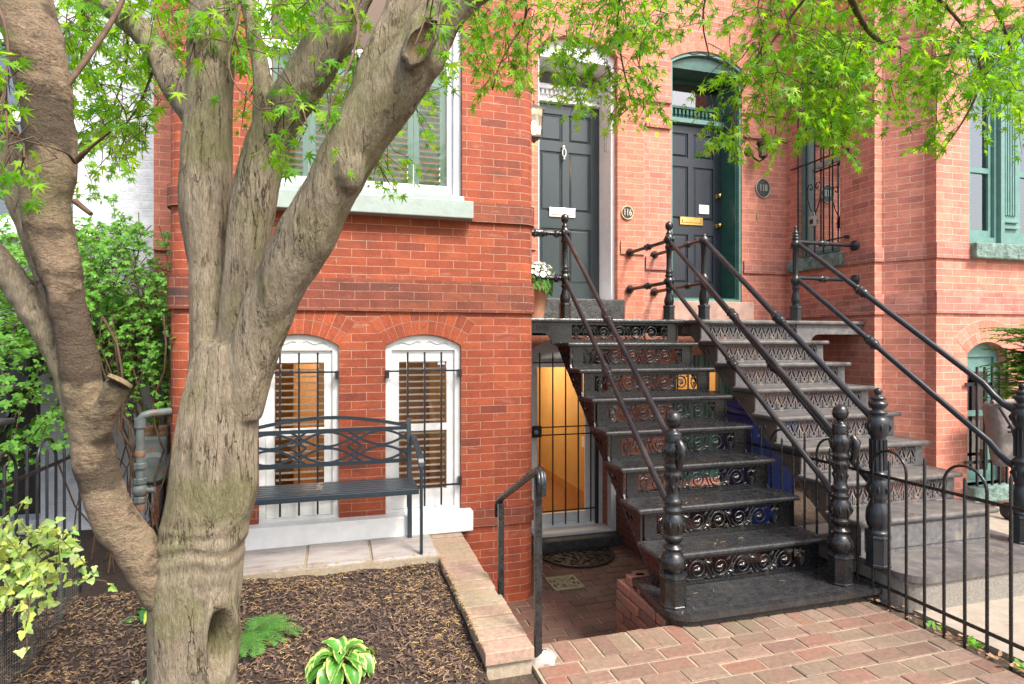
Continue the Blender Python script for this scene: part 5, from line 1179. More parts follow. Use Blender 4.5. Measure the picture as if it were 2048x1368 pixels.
# ================================================================ the Japanese maple
tree = thing('maple_tree', 'grey-barked maple with forked trunk and bright green leaves over the mulch bed', 'tree', loc=tuple(P(392, 1500, 2.25)*1.0)[:2]+(0,))
def limb(pts):   # (u, v, radius in px, depth)
    return [(P(u, v, t), r/1200*t) for u, v, r, t in pts]
def dens(pr, step=.03):
    out = []
    for (a, ra), (b, rb) in zip(pr, pr[1:]):
        n = max(1, int((b-a).length/step)); out += [(a.lerp(b, i/n), ra+(rb-ra)*i/n) for i in range(n)]
    return out+[pr[-1]]
def smooth_path(pr, it=3):
    for _ in range(it):
        q = [pr[0]]
        for (a, ra), (b, rb) in zip(pr, pr[1:]): q += [(a.lerp(b, .25), ra*.75+rb*.25), (a.lerp(b, .75), ra*.25+rb*.75)]
        pr = q+[pr[-1]]
    return pr
def limbtube(mb, pts, n=14, ext=None): 
    pr = smooth_path(limb(pts), 3); mb.tube([p for p, r in pr], [r for p, r in pr], n); return pr
def bark_mesh(name, tubes, mat, voxel=.009, fn=None, extra=None):
    mb = MB(); paths = [limbtube(mb, t) for t in tubes]
    if extra: extra(mb)
    o = mb.build('tmp', mat)
    r = o.modifiers.new('r', 'REMESH'); r.mode = 'VOXEL'; r.voxel_size = voxel
    sm = o.modifiers.new('s', 'SMOOTH'); sm.iterations = 3; sm.factor = .5
    dg = bpy.context.evaluated_depsgraph_get(); me = bpy.data.meshes.new_from_object(o.evaluated_get(dg)); old = o.data
    bpy.data.objects.remove(o); bpy.data.meshes.remove(old)
    me.name = name; me.materials.clear(); me.materials.append(M[mat])
    if fn:
        ns = [v.normal.copy() for v in me.vertices]
        for v, nn in zip(me.vertices, ns): v.co = fn(v.co.copy(), nn)
    for p in me.polygons: p.use_smooth = True
    o = bpy.data.objects.new(name, me); COL.objects.link(o); o.parent = tree; o.matrix_parent_inverse = Matrix.Translation(-tree.location)
    return o, paths
hol = P(437, 1285, 2.17); hol2 = P(838, 120, 2.02)
knots = [(P(410, 470, 2.28), .05), (P(340, 1120, 2.2), .09), (P(640, 380, 2.0), .045), (P(395, 1230, 2.2), .06)]
def barkfn(co, n):
    d = noise.noise(Vector((co.x*9, co.y*9, co.z*2.2)))*.010 + noise.noise(Vector((co.x*28, co.y*28, co.z*5)))*.0045 + noise.noise(co*4)*.008
    v_ = (co.z-.95)  # folds under the fork
    if .25 < co.z < .95: d += .0045*sin(co.z*95+4*noise.noise(co*6))*max(0, 1-abs(co.z-.78)/.13)
    r = co-hol; q = (r.x/.027)**2+(r.z/.10)**2
    if q < 4 and (n.y < .2):
        d += -.12*math.exp(-q*q*1.0)+.016*math.exp(-(math.sqrt(q)-1.55)**2*5)
    return co+n*d
trunkL = [(386, 1640, 114, 2.22), (384, 1540, 98, 2.22), (383, 1450, 82, 2.24), (383, 1368, 78, 2.25), (387, 1280, 80, 2.25), (392, 1200, 86, 2.25), (400, 1120, 86, 2.24), (416, 1035, 80, 2.23), (434, 945, 84, 2.22), (440, 837, 74, 2.22), (455, 757, 74, 2.22), (468, 690, 66, 2.22)]
TC = [(430, 800, 50, 2.25), (420, 680, 42, 2.27), (424, 569, 42, 2.29), (413, 460, 46, 2.30), (410, 350, 49, 2.31), (417, 220, 46, 2.33), (424, 80, 44, 2.36), (428, -60, 40, 2.4), (430, -300, 34, 2.5)]
TD = [(478, 830, 44, 2.2), (508, 700, 46, 2.17), (556, 575, 52, 2.12), (618, 461, 54, 2.08), (648, 400, 54, 2.06), (702, 305, 55, 2.04), (765, 210, 56, 2.02), (825, 130, 56, 2.01), (872, 50, 45, 2.0), (925, -15, 38, 1.98), (1010, -70, 34, 1.95), (1130, -130, 28, 1.9), (1300, -220, 20, 1.9), (1500, -260, 14, 1.95)]
TE = [(462, 790, 48, 2.25), (480, 660, 42, 2.22), (490, 560, 44, 2.21), (500, 440, 44, 2.22), (525, 310, 44, 2.23), (575, 215, 44, 2.22), (645, 105, 43, 2.2), (702, 0, 40, 2.2), (745, -90, 36, 2.2), (800, -260, 30, 2.2)]
TD2 = [(640, 400, 34, 2.16), (690, 290, 36, 2.15), (745, 160, 36, 2.15), (792, 40, 33, 2.15), (835, -90, 30, 2.2), (880, -260, 22, 2.3)]
TF = [(530, 290, 26, 2.22), (530, 200, 22, 2.2), (520, 120, 16, 2.2), (505, 60, 14, 2.22), (488, -30, 12, 2.25)]
TG = [(400, 235, 36, 2.33), (352, 175, 30, 2.36), (318, 105, 26, 2.40), (275, 55, 24, 2.46), (215, 12, 21, 2.52), (160, -30, 18, 2.6), (60, -90, 12, 2.8)]
ROOTS = [[(360, 1500, 50, 2.2), (280, 1560, 40, 2.1), (180, 1600, 20, 2.05)], [(430, 1500, 50, 2.2), (500, 1560, 40, 2.15), (590, 1600, 20, 2.15)]]
_, pth = bark_mesh('trunk', [trunkL, TC, TD, TE, TD2, TF, TG]+ROOTS, 'bark', .0085, barkfn, extra=lambda mb: (mb.ball(P(852, 92, 1.99), .098, 14, sc=(.8, .8, 1.15)), mb.ball(P(700, 330, 2.0), .075, 12, sc=(.8, .8, 1.3))))
def barkfn2(co, n):
    return co+n*(noise.noise(co*10)*.007+noise.noise(Vector((co.x*5, co.y*5, co.z*26)))*.003+noise.noise(co*32)*.002)
LH = [(340, 1185, 50, 2.2), (302, 1135, 44, 2.16), (264, 1085, 40, 2.12), (222, 1030, 40, 2.08), (194, 945, 38, 2.04), (179, 850, 36, 2.0), (164, 760, 34, 1.97), (150, 680, 33, 1.95), (130, 580, 33, 1.93), (106, 490, 40, 1.91), (90, 410, 44, 1.9), (106, 330, 42, 1.88), (98, 240, 45, 1.87), (82, 140, 48, 1.86), (58, 40, 51, 1.85), (30, -60, 52, 1.85), (-10, -260, 50, 1.9), (-20, -500, 40, 1.95), (30, -800, 28, 2.05)]
LI = [(160, 860, 22, 2.0), (142, 760, 27, 2.0), (112, 680, 29, 1.98), (68, 615, 29, 1.97), (20, 555, 29, 1.95), (-40, 485, 28, 1.92), (-160, 360, 26, 1.9)]
LJ = [(125, 640, 20, 1.99), (92, 545, 24, 1.98), (62, 450, 26, 1.98), (38, 385, 26, 1.98), (18, 310, 26, 2.0), (-4, 220, 23, 2.04), (-50, 60, 18, 2.1)]
LK = [(188, 880, 26, 2.0), (208, 830, 25, 1.97), (228, 790, 22, 1.95), (236, 768, 24, 1.94)]
_, pth2 = bark_mesh('side_limb', [LH, LK], 'bark_mottled', .0075, barkfn2)
_, pth3 = bark_mesh('side_limb', [LI], 'bark', .0075, barkfn2)
_, pth4 = bark_mesh('side_limb', [LJ], 'bark', .0075, barkfn2)
g = MB(); c = P(240, 764, 1.90); R = (ray(240, 700)).to_track_quat('Z', 'Y').to_matrix()
g.lathe(P(238, 766, 1.925), [(.040, 0), (.038, .012), (.02, .016), (.001, .014)], 14, M=Matrix.Rotation(-.35, 3, 'X') @ Matrix.Rotation(.5, 3, 'Y')); g.build('cut_end', 'wound_wood', tree)
# healed pruning wound high on the leaning limb
g = MB(); c = P(842, 84, 1.885); vd = -ray(842, 84).normalized(); ax = (P(880, 25, 1.99)-P(805, 145, 1.99)).normalized(); sd_ = ax.cross(vd).normalized(); vs = []
NR_ = 28
for k, (f, h) in enumerate(((1.28, -.045), (1.12, -.004), (.98, .002), (.88, -.014), (.62, -.022), (.3, -.024), (.02, -.022))):
    for j in range(NR_):
        a = 2*pi*j/NR_; wv = 1+.08*sin(3*a+1)+.05*sin(7*a)
        vs.append(c+ax*(.078*f*wv*cos(a))+sd_*(.034*f*wv*sin(a))+vd*(h+.012-(.004*noise.noise(Vector((a*2, f*4, 0))))))
fs = [(i*NR_+j, i*NR_+(j+1) % NR_, (i+1)*NR_+(j+1) % NR_, (i+1)*NR_+j) for i in range(6) for j in range(NR_)]
for i, f in enumerate(fs): g.add([vs[q] for q in f], [(0, 1, 2, 3)], 0 if i//NR_ < 3 else 1, sm=True)
g.build('pruning_wound', ['bark', 'wound_wood'], tree)
# ---- branches of the crown
random.seed(77)
BR = []
def branch(pts, n=8):
    pr = smooth_path(limb(pts), 2)
    BR.append(pr); return pr
branch([(1500, -260, 13, 1.95), (1640, -120, 12, 2.5), (1690, -30, 11, 2.9), (1725, 50, 9, 3.1), (1765, 90, 7, 3.2), (1800, 95, 5, 3.25)])
branch([(1500, -260, 9, 1.95), (1640, -40, 5, 3.0), (1560, 60, 4.5, 3.05), (1500, 150, 3.5, 3.1), (1470, 210, 3, 3.1), (1455, 290, 2, 3.1)])
branch([(1500, -260, 9, 1.95), (1820, -60, 7, 2.9), (1910, 30, 5, 3.1), (1955, 90, 5, 3.1), (1965, 165, 4, 3.1), (1930, 240, 3, 3.15), (1870, 320, 2, 3.2)])
branch([(1300, -220, 11, 1.9), (1260, -80, 6, 2.7), (1232, 20, 4, 3.0), (1240, 110, 3, 3.1), (1262, 200, 2, 3.15)])
branch([(1010, -70, 9, 1.95), (1040, -30, 5, 2.6), (1060, 30, 4, 3.0), (1000, 120, 3, 3.0), (985, 180, 2, 3.0)])
branch([(1500, -260, 8, 1.95), (1430, -60, 4, 3.0), (1400, 30, 3, 3.1), (1420, 120, 2, 3.2)])
branch([(1800, -150, 8, 2.7), (1990, 0, 6, 3.2), (2030, 120, 4, 3.3), (2060, 250, 3, 3.4)])
branch([(705, 0, 10, 2.2), (720, 60, 6, 2.0), (700, 130, 4, 1.85), (660, 210, 3, 1.8), (650, 260, 2, 1.8)])
branch([(600, 190, 8, 2.2), (640, 230, 4, 2.3), (740, 300, 3, 2.7), (780, 370, 2, 2.8)])
branch([(124, 182, 9, 1.86), (180, 110, 8.5, 1.95), (238, 20, 8, 2.05), (262, -50, 8, 2.1)])
branch([(215, 12, 8, 2.5), (260, 70, 4, 2.8), (250, 150, 3, 3.0), (220, 230, 2, 3.05)])
branch([(318, 105, 7, 2.4), (300, 160, 4, 2.7), (270, 230, 3, 2.9), (200, 300, 2, 3.0)])
branch([(160, -30, 8, 2.6), (170, 60, 4, 2.9), (160, 130, 3, 3.0)])
branch([(150, 325, 6, 1.85), (130, 300, 3, 1.75), (40, 280, 2.5, 1.7), (-20, 250, 2, 1.7)])
branch([(-40, -60, 8, 1.75), (20, 60, 5, 1.7), (10, 180, 3, 1.7), (20, 330, 2, 1.72)])
branch([(488, -30, 7, 2.25), (470, 60, 4, 2.0), (450, 150, 3, 1.9), (520, 220, 2, 1.85)])
branch([(925, -15, 7, 1.98), (860, -20, 4, 1.8), (850, 40, 3, 1.75), (830, 90, 2, 1.72)])
g = MB()
for pr in BR: g.tube([p for p, r in pr], [max(r*.62, .0020) for p, r in pr], 7)
for a, b, r in (((152, 322, 1.86), (175, 300, 1.84), .010), ((175, 300, 1.84), (222, 262, 1.8), .005), ((150, 402, 1.88), (182, 428, 1.85), .010), ((60, 275, 1.9), (-10, 262, 1.85), .006), ((58, 285, 1.86), (20, 262, 1.8), .009)):
    g.tube([P(*a), P(*b)], [r, r*.7], 7)
nodes = [p for pr in BR for p, r in dens(pr, .04)]+[p for pr in pth for p, r in dens(pr, .08)[::2]]
# leaf template: seven pointed lobes
def leaf_outline():
    out = []; angs = [-128, -88, -45, 0, 45, 88, 128]; ln = [.42, .70, .92, 1.05, .92, .70, .42]
    for i, (a, L) in enumerate(zip(angs, ln)):
        if i == 0: out.append((.10, a-38))
        w = .50*L
        out += [(w, a-9.5), (L, a), (w, a+9.5)]
        out.append((.27, a+ (22 if i < 6 else 38)))
    return [(r*sin(radians(a)), r*cos(radians(a))) for r, a in out]
LO = leaf_outline()
LV = MB()
def add_leaf(mb, p, tip, nrm, s):
    tip = tip.normalized(); nrm = (nrm-tip*nrm.dot(tip)); nrm = nrm.normalized() if nrm.length > 1e-4 else tip.orthogonal().normalized()
    sd = tip.cross(nrm); cu = random.uniform(.05, .35); c = p+tip*.12*s
    vs = [c]
    for x, y in LO:
        r2 = x*x+y*y; vs.append(c+sd*(x*s)+tip*(y*s)-nrm*(cu*r2*s*.6)+nrm*(.10*abs(x)*s))
    k = len(LO); mb.add(vs, [(0, 1+i, 1+(i+1) % k) for i in range(k)])
def spray(p, dirn, L, s, dense=1.0, twig=g):
    dirn = dirn.normalized(); n = max(3, int(L/.032)); pts = [p]; d = dirn.copy(); leaves = 0
    for i in range(n):
        d = (d+Vector((random.gauss(0, .10), random.gauss(0, .10), random.gauss(-.06, .08)))).normalized(); pts.append(pts[-1]+d*(L/n))
    twig.tube(pts, [.0022-.0012*i/n for i in range(n+1)], 4, False)
    for i in range(1, n+1):
        for sg in (-1, 1):
            if random.random() > dense: continue
            side = d.cross(Vector((0, 0, 1))); side = side.normalized() if side.length > .1 else Vector((1, 0, 0))
            td = (d*.55+side*sg*random.uniform(.4, 1.1)+Vector((random.gauss(0, .25), random.gauss(0, .25), random.uniform(-.9, -.05)))).normalized()
            pl = random.uniform(.012, .035); q = pts[i]+td*pl
            nr = Vector((random.gauss(0, .55), random.gauss(-.45, .55), random.uniform(.15, 1.1)))
            add_leaf(LV, q, td, nr, s*1.22*random.uniform(.55, 1.2))
def cluster(u0, v0, u1, v1, t0, t1, n, s, L=.22, poly=None, dense=.9):
    """fills a volume with leafy sprays, each joined to the nearest branch"""
    k = 0; tries = 0
    while k < n and tries < n*20:
        tries += 1
        u, v = random.uniform(u0, u1), random.uniform(v0, v1)
        if poly and not poly(u, v): continue
        p = P(u, v, random.uniform(t0, t1)); q = min(nodes, key=lambda a: (a-p).length_squared+(0 if a.z > p.z-.05 else .3))
        d = p-q; start = q
        if d.length < .05: d = Vector((random.gauss(0, 1), random.gauss(0, 1), -.4))
        st = p-d.normalized()*min(d.length, L*.6)
        if (st-q).length > .02:
            mid = q.lerp(st, .5)+Vector((0, 0, .04)); g.tube([q, mid, st], [.0026, .0022, .002], 4, False)
        dd = d.normalized()+Vector((random.gauss(0, .35), random.gauss(0, .35), random.gauss(-.35, .25)))
        spray(st, dd, L*random.uniform(.7, 1.25), s, dense); k += 1; nodes.append(st); nodes.append(p)
def right_poly(u, v):    # lower edge of the big right-hand canopy
    e = [(1440, 60), (1490, 150), (1560, 230), (1600, 245), (1650, 290), (1700, 290), (1760, 240), (1800, 200), (1850, 250), (1880, 265), (1920, 230), (2000, 235), (2100, 220)]
    for (a, b), (c, d) in zip(e, e[1:]):
        if a <= u <= c: return v < b+(d-b)*(u-a)/(c-a)-8
    return False
cluster(1500, -160, 2100, 290, 2.75, 3.7, 470, .035, .22, right_poly)
cluster(1600, 60, 1720, 250, 2.8, 3.3, 38, .035, .2, right_poly)
cluster(1845, 250, 1885, 310, 2.85, 3.0, 4, .034, .12); cluster(1670, 280, 1725, 305, 2.9, 3.1, 3, .034, .12)
cluster(1455, 60, 1560, 290, 2.9, 3.3, 34, .033, .17); cluster(1470, 280, 1500, 330, 3.0, 3.2, 3, .032, .12)
cluster(1360, -60, 1500, 60, 2.9, 3.3, 20, .033, .18, dense=.8); cluster(1385, 120, 1470, 290, 2.95, 3.2, 13, .033, .15)
cluster(1090, -120, 1330, 60, 2.8, 3.4, 76, .034, .22); cluster(1120, 50, 1320, 190, 2.9, 3.3, 58, .033, .19); cluster(1080, 70, 1180, 130, 2.9, 3.2, 12, .033, .14)
cluster(1200, 180, 1300, 240, 2.95, 3.15, 12, .032, .13); cluster(1120, 200, 1160, 235, 2.9, 3.1, 2, .032, .12)
cluster(930, -80, 1070, 90, 2.7, 3.2, 42, .034, .19); cluster(950, 80, 1060, 170, 2.8, 3.1, 22, .033, .15)
cluster(690, 120, 880, 330, 2.6, 3.2, 32, .032, .17); cluster(735, 330, 800, 380, 2.6, 2.9, 3, .032, .12); cluster(790, -60, 900, 60, 1.7, 1.9, 5, .032, .13, dense=.7)
cluster(470, -60, 720, 90, 1.9, 2.8, 58, .033, .18); cluster(480, 80, 720, 220, 1.8, 2.8, 36, .033, .15, dense=.85); cluster(560, 200, 690, 290, 1.75, 2.0, 6, .032, .13, dense=.6); cluster(480, 230, 580, 340, 1.9, 2.7, 6, .032, .13, dense=.7)
cluster(120, -60, 330, 130, 2.3, 3.1, 66, .033, .2); cluster(140, 110, 330, 290, 2.5, 3.2, 62, .034, .19); cluster(330, -60, 470, 90, 2.0, 2.7, 34, .033, .16); cluster(345, 90, 470, 160, 2.0, 2.1, 3, .032, .12, dense=.6)
cluster(170, 250, 290, 320, 2.2, 3.0, 8, .033, .14, dense=.8); cluster(110, 330, 200, 395, 2.7, 2.9, 4, .032, .13)
cluster(-60, 150, 60, 370, 1.55, 1.75, 16, .030, .12, dense=.8); cluster(-60, -60, 30, 160, 1.6, 2.0, 10, .03, .14)
cluster(-200, -500, 1900, -120, 2.0, 3.4, 70, .036, .28)  # unseen sprays above the view, added to shade the bay
g.build('branches', 'twig', tree)
LV.build('crown', 'maple_leaf', tree)
print('maple leaves', len(LV.f)//len(LO))

# ================================================================ vine on the white house and stoop
vn = thing('climbing_vine', 'dense green five-leaflet vine sprawling over the left stoop and white wall', 'plant', loc=(-1.8, 4.6, 0))
g = MB(); lv = MB(); random.seed(31)
def ell_leaf(mb, p, tip, nrm, L, W, uv=False):
    tip = tip.normalized(); nrm = nrm-tip*nrm.dot(tip); nrm = nrm.normalized() if nrm.length > 1e-4 else tip.orthogonal().normalized(); sd = tip.cross(nrm)
    prof = [(0, .0), (.2, .7), (.5, 1), (.8, .75), (1, .0)]; vs = [p+tip*(t*L)+sd*(w*W)-nrm*(t*t*L*.15) for t, w in prof]+[p+tip*(t*L)-sd*(w*W)-nrm*(t*t*L*.15) for t, w in prof[1:-1]]
    mb.add(vs, [(0, 1, 2, 3, 4, 7, 6, 5)])
vols = [((20, 450, 330, 620), 4.2, 5.3, 270), ((130, 600, 335, 740), 4.2, 5.2, 150), ((-40, 470, 140, 700), 3.6, 4.8, 150), ((-40, 790, 130, 870), 3.3, 4.2, 34), ((-40, 640, 90, 800), 3.3, 4.0, 22), ((150, 720, 330, 860), 4.2, 5.0, 12), ((60, 430, 250, 480), 4.5, 5.2, 26), ((0, 600, 80, 760), 3.5, 4.3, 14)]
for (u0, v0, u1, v1), t0, t1, n in vols:
    for _ in range(n):
        p = P(random.uniform(u0, u1), random.uniform(v0, v1), random.uniform(t0, t1)); top = 470+max(0, (330-((p.x)*0+0)))*0
        d = Vector((random.gauss(0, .7), random.gauss(-.3, .5), random.gauss(-.2, .5))).normalized(); L = random.uniform(.18, .34); pts = [p+d*L*i/5+Vector((0, 0, -.10*(i/5)**2)) for i in range(6)]
        g.tube(pts, [.003, .0026, .0022, .002, .0015, .001], 4, False)
        for q in pts[1:]:
            for _k in range(2):
                c = q+Vector((random.gauss(0, .02), random.gauss(0, .02), random.gauss(.01, .02))); ax = Vector((random.gauss(0, .4), random.gauss(-.5, .4), random.uniform(.3, 1))).normalized(); u_ = ax.orthogonal().normalized(); w_ = ax.cross(u_)
                a0 = random.uniform(0, 6.28); s_ = random.uniform(.020, .031)
                for k in range(5): 
                    a = a0+k*1.256; ell_leaf(lv, c, u_*cos(a)+w_*sin(a)-ax*.2, ax, s_, s_*.30)
for _ in range(170):   # bare tangled stems
    u, v = random.uniform(150, 335), random.uniform(500, 760); p = P(u, v, random.uniform(4.4, 5.3)); pts = [p]; d = Vector((random.gauss(.4, .5), random.gauss(0, .3), random.gauss(-.7, .5)))
    for i in range(7): d += Vector((random.gauss(0, .3), random.gauss(0, .3), random.gauss(-.1, .3))); pts.append(pts[-1]+d.normalized()*.07)
    g.tube(pts, .0035, 4, False)
for _ in range(26):   # long stems down to the soil
    x, y = random.uniform(-1.75, -1.15), random.uniform(4.5, 5.5); pts = [Vector((x, y, 0))]
    for i in range(9): pts.append(pts[-1]+Vector((random.gauss(-.02, .05), random.gauss(0, .04), .19)))
    g.tube(pts, random.uniform(.004, .009), 5, False)
g.build('stems', 'twig', vn); lv.build('foliage', 'vine_leaf', vn)
# ================================================================ variegated ivy on the left fence with wire mesh
iv = thing('variegated_ivy', 'yellow-green variegated ivy trailing over the wire mesh at lower left', 'plant', loc=(-1.1, 2.6, 0))
g = MB(); lv = MB()
IVO = [(0, -.15), (.28, -.28), (.52, -.05), (.30, .18), (.30, .42), (0, .85), (-.30, .42), (-.30, .18), (-.52, -.05), (-.28, -.28)]
def ivy_leaf(p, tip, nrm, s):
    tip = tip.normalized(); nrm = nrm-tip*nrm.dot(tip); nrm = nrm.normalized() if nrm.length > 1e-4 else tip.orthogonal().normalized(); sd = tip.cross(nrm)
    vs = [p]+[p+sd*(x*s)+tip*((y+.2)*s)+nrm*(abs(x)*s*.25-(y*y)*s*.15) for x, y in IVO]; lv.add(vs, [(0, 1+i, 1+(i+1) % 10) for i in range(10)])
def iv_region(u0, v0, u1, v1, t0, t1, n):
    for _ in range(n):
        p = P(random.uniform(u0, u1), random.uniform(v0, v1), random.uniform(t0, t1)); d = Vector((random.gauss(.2, .5), random.gauss(-.3, .4), random.gauss(-.4, .5))).normalized(); L = random.uniform(.1, .22); pts = [p+d*L*i/4+Vector((0, 0, -.05*(i/4)**2)) for i in range(5)]
        g.tube(pts, .002, 4, False)
        for q in pts: 
            for _k in range(2): ivy_leaf(q+Vector([random.gauss(0, .012) for _ in range(3)]), Vector((random.gauss(0, .6), random.gauss(-.3, .5), random.uniform(-.9, .2))), Vector((random.gauss(0, .5), random.uniform(-1, -.2), random.uniform(.1, .9))), random.uniform(.026, .044))
iv_region(-20, 1045, 100, 1110, 2.4, 2.8, 20); iv_region(80, 1040, 150, 1080, 2.6, 2.9, 6); iv_region(-20, 1100, 125, 1170, 2.3, 2.7, 16)
g.build('stems', 'green_twig', iv); lv.build('leaves', 'ivy_leaf', iv)
wf = MB(); a, b = Vector((-1.32, 1.5, 0)), Vector((-1.40, 3.9, 0)); n = 150
for i in range(n+1):
    p = a.lerp(b, i/n)+Vector((.012*sin(i*.3), 0, 0)); wf.tube([p, p+Vector((0, 0, .34))], .0007, 3, False)
for k in range(22): wf.tube([a.lerp(b, i/12)+Vector((.012*sin(i*3.7), 0, .005+k*.016)) for i in range(13)], .0007, 3, False)
tag(wf.build('wire_mesh', 'wire', None), 'low grey wire mesh panel edging the mulch bed under the ivy', 'wire mesh')
# ================================================================ hostas, fern
def hosta(label, c, n, L, W, mat, seed, upright=.5, spread=1, lean=(0, 0)):
    random.seed(seed); root = thing('hosta', label, 'plant', 'hostas in the mulch bed', loc=(c.x, c.y, c.z))
    lv = MB(); st = MB()
    for k in range(n):
        a = 2.399*k+random.uniform(-.2, .2); ring = (k+.5)/n; out = Vector((cos(a), sin(a), 0)); el = 1.35-1.0*ring*spread+random.uniform(-.1, .1)
        s_ = random.uniform(.8, 1.1)*(.75+.35*ring); base = c+out*.01; stem_l = L*.55*s_
        d = (out*cos(el)+Vector((lean[0], lean[1], 0))*.3+Vector((0, 0, sin(el)))).normalized(); p0 = base+d*stem_l
        st.tube([base-Vector((0, 0, .01)), base+d*stem_l*.5, p0], [.004, .004, .003], 5, False)
        m_ = 12; ct = []; dd = d.copy(); p = p0
        for i in range(m_+1):
            ct.append((p.copy(), dd.copy())); dd = (dd+(out*.05-Vector((0, 0, .17*(1+ring))))).normalized(); p = p+dd*(L*s_/m_)
        nn = 6; vs = []; uvs = []; sd = out.cross(Vector((0, 0, 1))).normalized()
        for i, (q, dr) in enumerate(ct):
            f = i/m_; wv = W*s_*(sin(pi*min(1, f**.75))**.8)*(1-.1*f) if 0 < f < 1 else .0006
            nr = sd.cross(dr).normalized(); nr = nr if nr.z > 0 else -nr
            for j in range(nn+1):
                x = -1+2*j/nn; rp = .003*sin(i*1.9+j*2)*abs(x); vs.append(q+sd*(x*wv)+nr*((abs(x)**1.4)*wv*.45+rp)); uvs.append((x, f))
        fs = [(i*(nn+1)+j, i*(nn+1)+j+1, (i+1)*(nn+1)+j+1, (i+1)*(nn+1)+j) for i in range(m_) for j in range(nn)]
        lv.add(vs, fs, 0, [[uvs[q] for q in f] for f in fs], sm=True)
    st.build('stems', 'green_twig', root); lv.build('leaves', mat, root); return root
c1 = P(683, 1335, 2.76); c1.z = .03
hosta('variegated hosta with pale yellow leaf edges in the mulch near the edging wall', c1, 38, .135, .042, 'hosta_leaf', 5, spread=1.0)
c2 = P(318, 1240, 3.24); c2.z = .03
hosta('small yellow-centred hosta peeping out left of the maple trunk', c2, 10, .15, .05, 'hosta_yellow', 8, lean=(-1.2, 0))
c3 = P(285, 1385, 2.57); c3.z = .01
hosta('white-edged hosta at the left foot of the maple trunk', c3, 9, .10, .036, 'hosta_white', 13, lean=(-.6, 0), spread=1.15)
fn = thing('fern', 'bright green fern right of the maple trunk', 'plant', loc=tuple(P(480, 1262, 2.9)[:2])+(.03,))
g = MB(); st = MB(); random.seed(14); c = P(500, 1268, 3.02); c.z = .04
for k in range(13):
    a = random.uniform(-2.0, 1.5) if k > 2 else (-1.7, -1.2, -.4)[k]; out = Vector((cos(a), sin(a), 0)); L = random.uniform(.20, .30); p = c.copy(); d = (out*.45+Vector((0, 0, 1.0))).normalized(); n = 30; pts = []
    for i in range(n+1): pts.append((p.copy(), d.copy())); d = (d+out*.03-Vector((0, 0, .068))).normalized(); p = p+d*(L/n)
    st.tube([q[0] for q in pts], .0014, 4, False)
    for i, (q, dr) in enumerate(pts[3:]):
        f = i/(n-2); w_ = .075*(sin(pi*min(.999, f*.8+.17)))**.9*(1-f*.35)
        sd = dr.cross(Vector((0, 0, 1))); sd = sd.normalized() if sd.length > .1 else out.cross(Vector((0, 0, 1)))
        for sg in (-1, 1):
            ax = (sd*sg+dr*.45+Vector((0, 0, random.uniform(-.25, .1)))).normalized()
            for j in range(8):
                t = j/8; q2 = q+ax*w_*t; l2 = .0055*(1-t)+.001
                for s2 in (-1, 1): g.add([q2, q2+ax*.004+dr*s2*l2*.6, q2+ax*w_*.09+dr*s2*l2, q2+ax*w_*.10], [(0, 1, 2, 3)])
st.build('stems', 'green_twig', fn); g.build('fronds', 'fern_leaf', fn)
# evergreen twig bush at the right edge
ev = thing('evergreen_shrub', 'feathery green yew branches poking in at the right edge', 'plant', loc=(4.6, 3.2, 0))
g = MB(); st = MB(); random.seed(19); base = Vector((4.75, 3.05, 0))
st.tube([base, base+Vector((0, 0, .7)), base+Vector((-.02, .02, 1.25)), base+Vector((.02, 0, 1.8))], [.03, .025, .018, .008], 8)
for k in range(300):
    z0 = random.uniform(1.12, 1.62); a = random.uniform(0, 2*pi); p = base+Vector((0, 0, z0)); d = Vector((cos(a), sin(a)*.8, random.uniform(0, .5))).normalized(); L = random.uniform(.14, .33); n = 22; pts = []
    for i in range(n+1): pts.append(p.copy()); d = (d+Vector((0, 0, -.02))).normalized(); p = p+d*(L/n)
    st.tube(pts, .0018, 4, False)
    sd = d.cross(Vector((0, 0, 1))).normalized()
    for i in range(4, n+1):
        for sg in (-1, 1):
            for _ in range(2): ell_leaf(g, pts[i], sd*sg+d*.6+Vector((0, 0, random.uniform(-.3, .6))), Vector((0, -.2, 1)), random.uniform(.014, .028), .0048)
st.build('stems', 'twig', ev); g.build('needles', 'ever_leaf', ev)
# ================================================================ mulch chips, leaf litter, weeds
random.seed(99); g = MB()
def chip(mb, x, y, z, L, w_, h, m=0):
    a = random.uniform(0, pi); R = Matrix.Rotation(a, 3, 'Z') @ Matrix.Rotation(random.gauss(0, .35), 3, 'Y') @ Matrix.Rotation(random.gauss(0, .5), 3, 'X')
    mb.obox((x, y, z), (L, w_, h), R, m)
n = 0
while n < 17000:
    y = .95+3.0*random.random()**.8; x = random.uniform(-1.9, .64)
    if y > 3.93: continue
    n += 1
    chip(g, x, y, mz(x, y)+random.uniform(-.002, .014), random.uniform(.012, .045), random.uniform(.004, .010), random.uniform(.002, .006))
def curl(mb, x, y, z, s, m):
    a = random.uniform(0, 2*pi); pts = []; d = a
    for i in range(5): pts.append(Vector((x, y, z+.003*sin(i*1.3)))); d += random.gauss(0, .7); x += cos(d)*s; y += sin(d)*s
    mb.tube(pts, .0014, 3, False, m)
for i in range(8500):
    x, y = random.uniform(-1.7, .62), random.uniform(1.3, 3.95); f = noise.noise(Vector((x*3, y*3, 1)))
    if random.random() > .45+.7*f+(.5 if x > .35 or y > 3.7 else 0): continue
    curl(g, x, y, mz(x, y)+.014, random.uniform(.004, .009), 1)
for i in range(200): curl(g, *( (random.uniform(.645, .66), random.uniform(2.7, 3.95)) if i < 120 else (random.uniform(-.6, .6), random.uniform(3.95, 3.99))), .112 if i < 120 else .125, .006, 1)
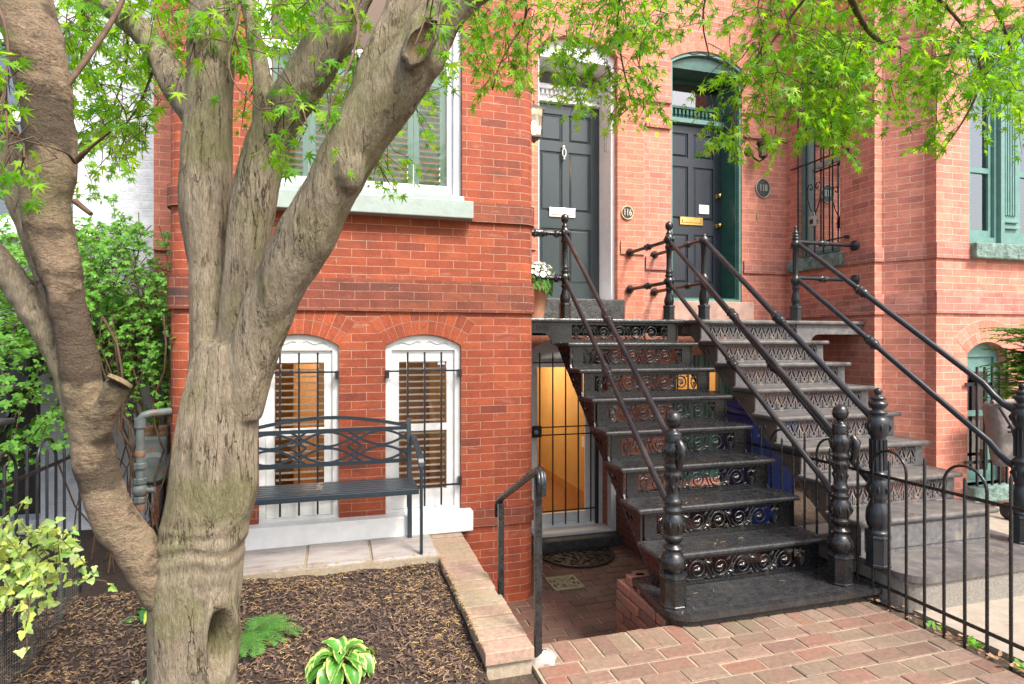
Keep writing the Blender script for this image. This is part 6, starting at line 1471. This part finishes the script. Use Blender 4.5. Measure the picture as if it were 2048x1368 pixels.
tag(g.build('mulch', ['mulch_chip', 'tan_curl'], None), 'dark brown bark mulch sprinkled with tan catkins', 'mulch', kind='stuff')
g = MB()
for (x0_, x1_, y0_, y1_, z, n) in ((3.0, 3.12, .9, 2.9, .0, 240), (3.1, 3.6, 3.45, 4.5, -.02, 260), (2.98, 3.15, 2.85, 4.6, -.02, 150), (1.7, 2.9, 2.83, 3.1, .075, 7), (1.9, 3.0, 3.15, 3.3, .28, 4), (2, 3, 3.4, 3.55, .49, 3), (2, 3, 3.63, 3.8, .698, 3), (1.0, 1.9, 1.2, 2.8, .006, 14), (3.4, 4.3, 1.0, 2.5, .006, 24), (3.3, 4.2, 2.95, 3.1, .425, 6), (3.2, 4.3, 2.65, 2.9, .205, 14), (3.3, 4.2, 3.2, 3.3, .612, 5), (1.95, 2.8, 4.9, 5.5, 1.74, 12), (.7, .86, 2.7, 4.3, .115, 10)):
    for _ in range(n):
        x, y = random.uniform(x0_, x1_), random.uniform(y0_, y1_)
        if n > 100:
            a = random.uniform(0, 6.28); s_ = random.uniform(.008, .022); nr = Vector((random.gauss(0, .6), random.gauss(0, .6), 1)); ell_leaf(g, Vector((x, y, z+random.uniform(0, .015))), Vector((cos(a), sin(a), random.gauss(0, .3))), nr, s_*2, s_*.5)
        else: curl(g, x, y, z+.002, random.uniform(.004, .008), 1)
tag(g.build('leaf_litter', ['dry_leaf', 'tan_curl'], None), 'dry brown leaves and tan catkins scattered by the fence and on the steps', 'leaf litter', kind='stuff')
g = MB()
for (x, y, n, s_) in ((3.07, 2.25, 14, .05), (3.08, 2.02, 16, .05), (3.09, 1.86, 12, .04), (3.07, 2.45, 8, .04), (1.25, 2.36, 9, .04), (3.14, 3.75, 10, .09), (3.1, 2.95, 8, .05), (.25, 3.93, 6, .035), (-.43, 3.9, 6, .03)):
    for _ in range(n):
        a = random.uniform(0, 6.28); ell_leaf(g, Vector((x+random.gauss(0, .015), y+random.gauss(0, .02), .0)), Vector((cos(a)*.7, sin(a)*.7, random.uniform(.3, 1.2))), Vector((random.gauss(0, .4), -.3, 1)), s_*random.uniform(.5, 1.1), s_*.18)
tag(g.build('weeds', 'vine_leaf', None), 'small green weeds sprouting along the fence foot', 'weeds', kind='stuff')
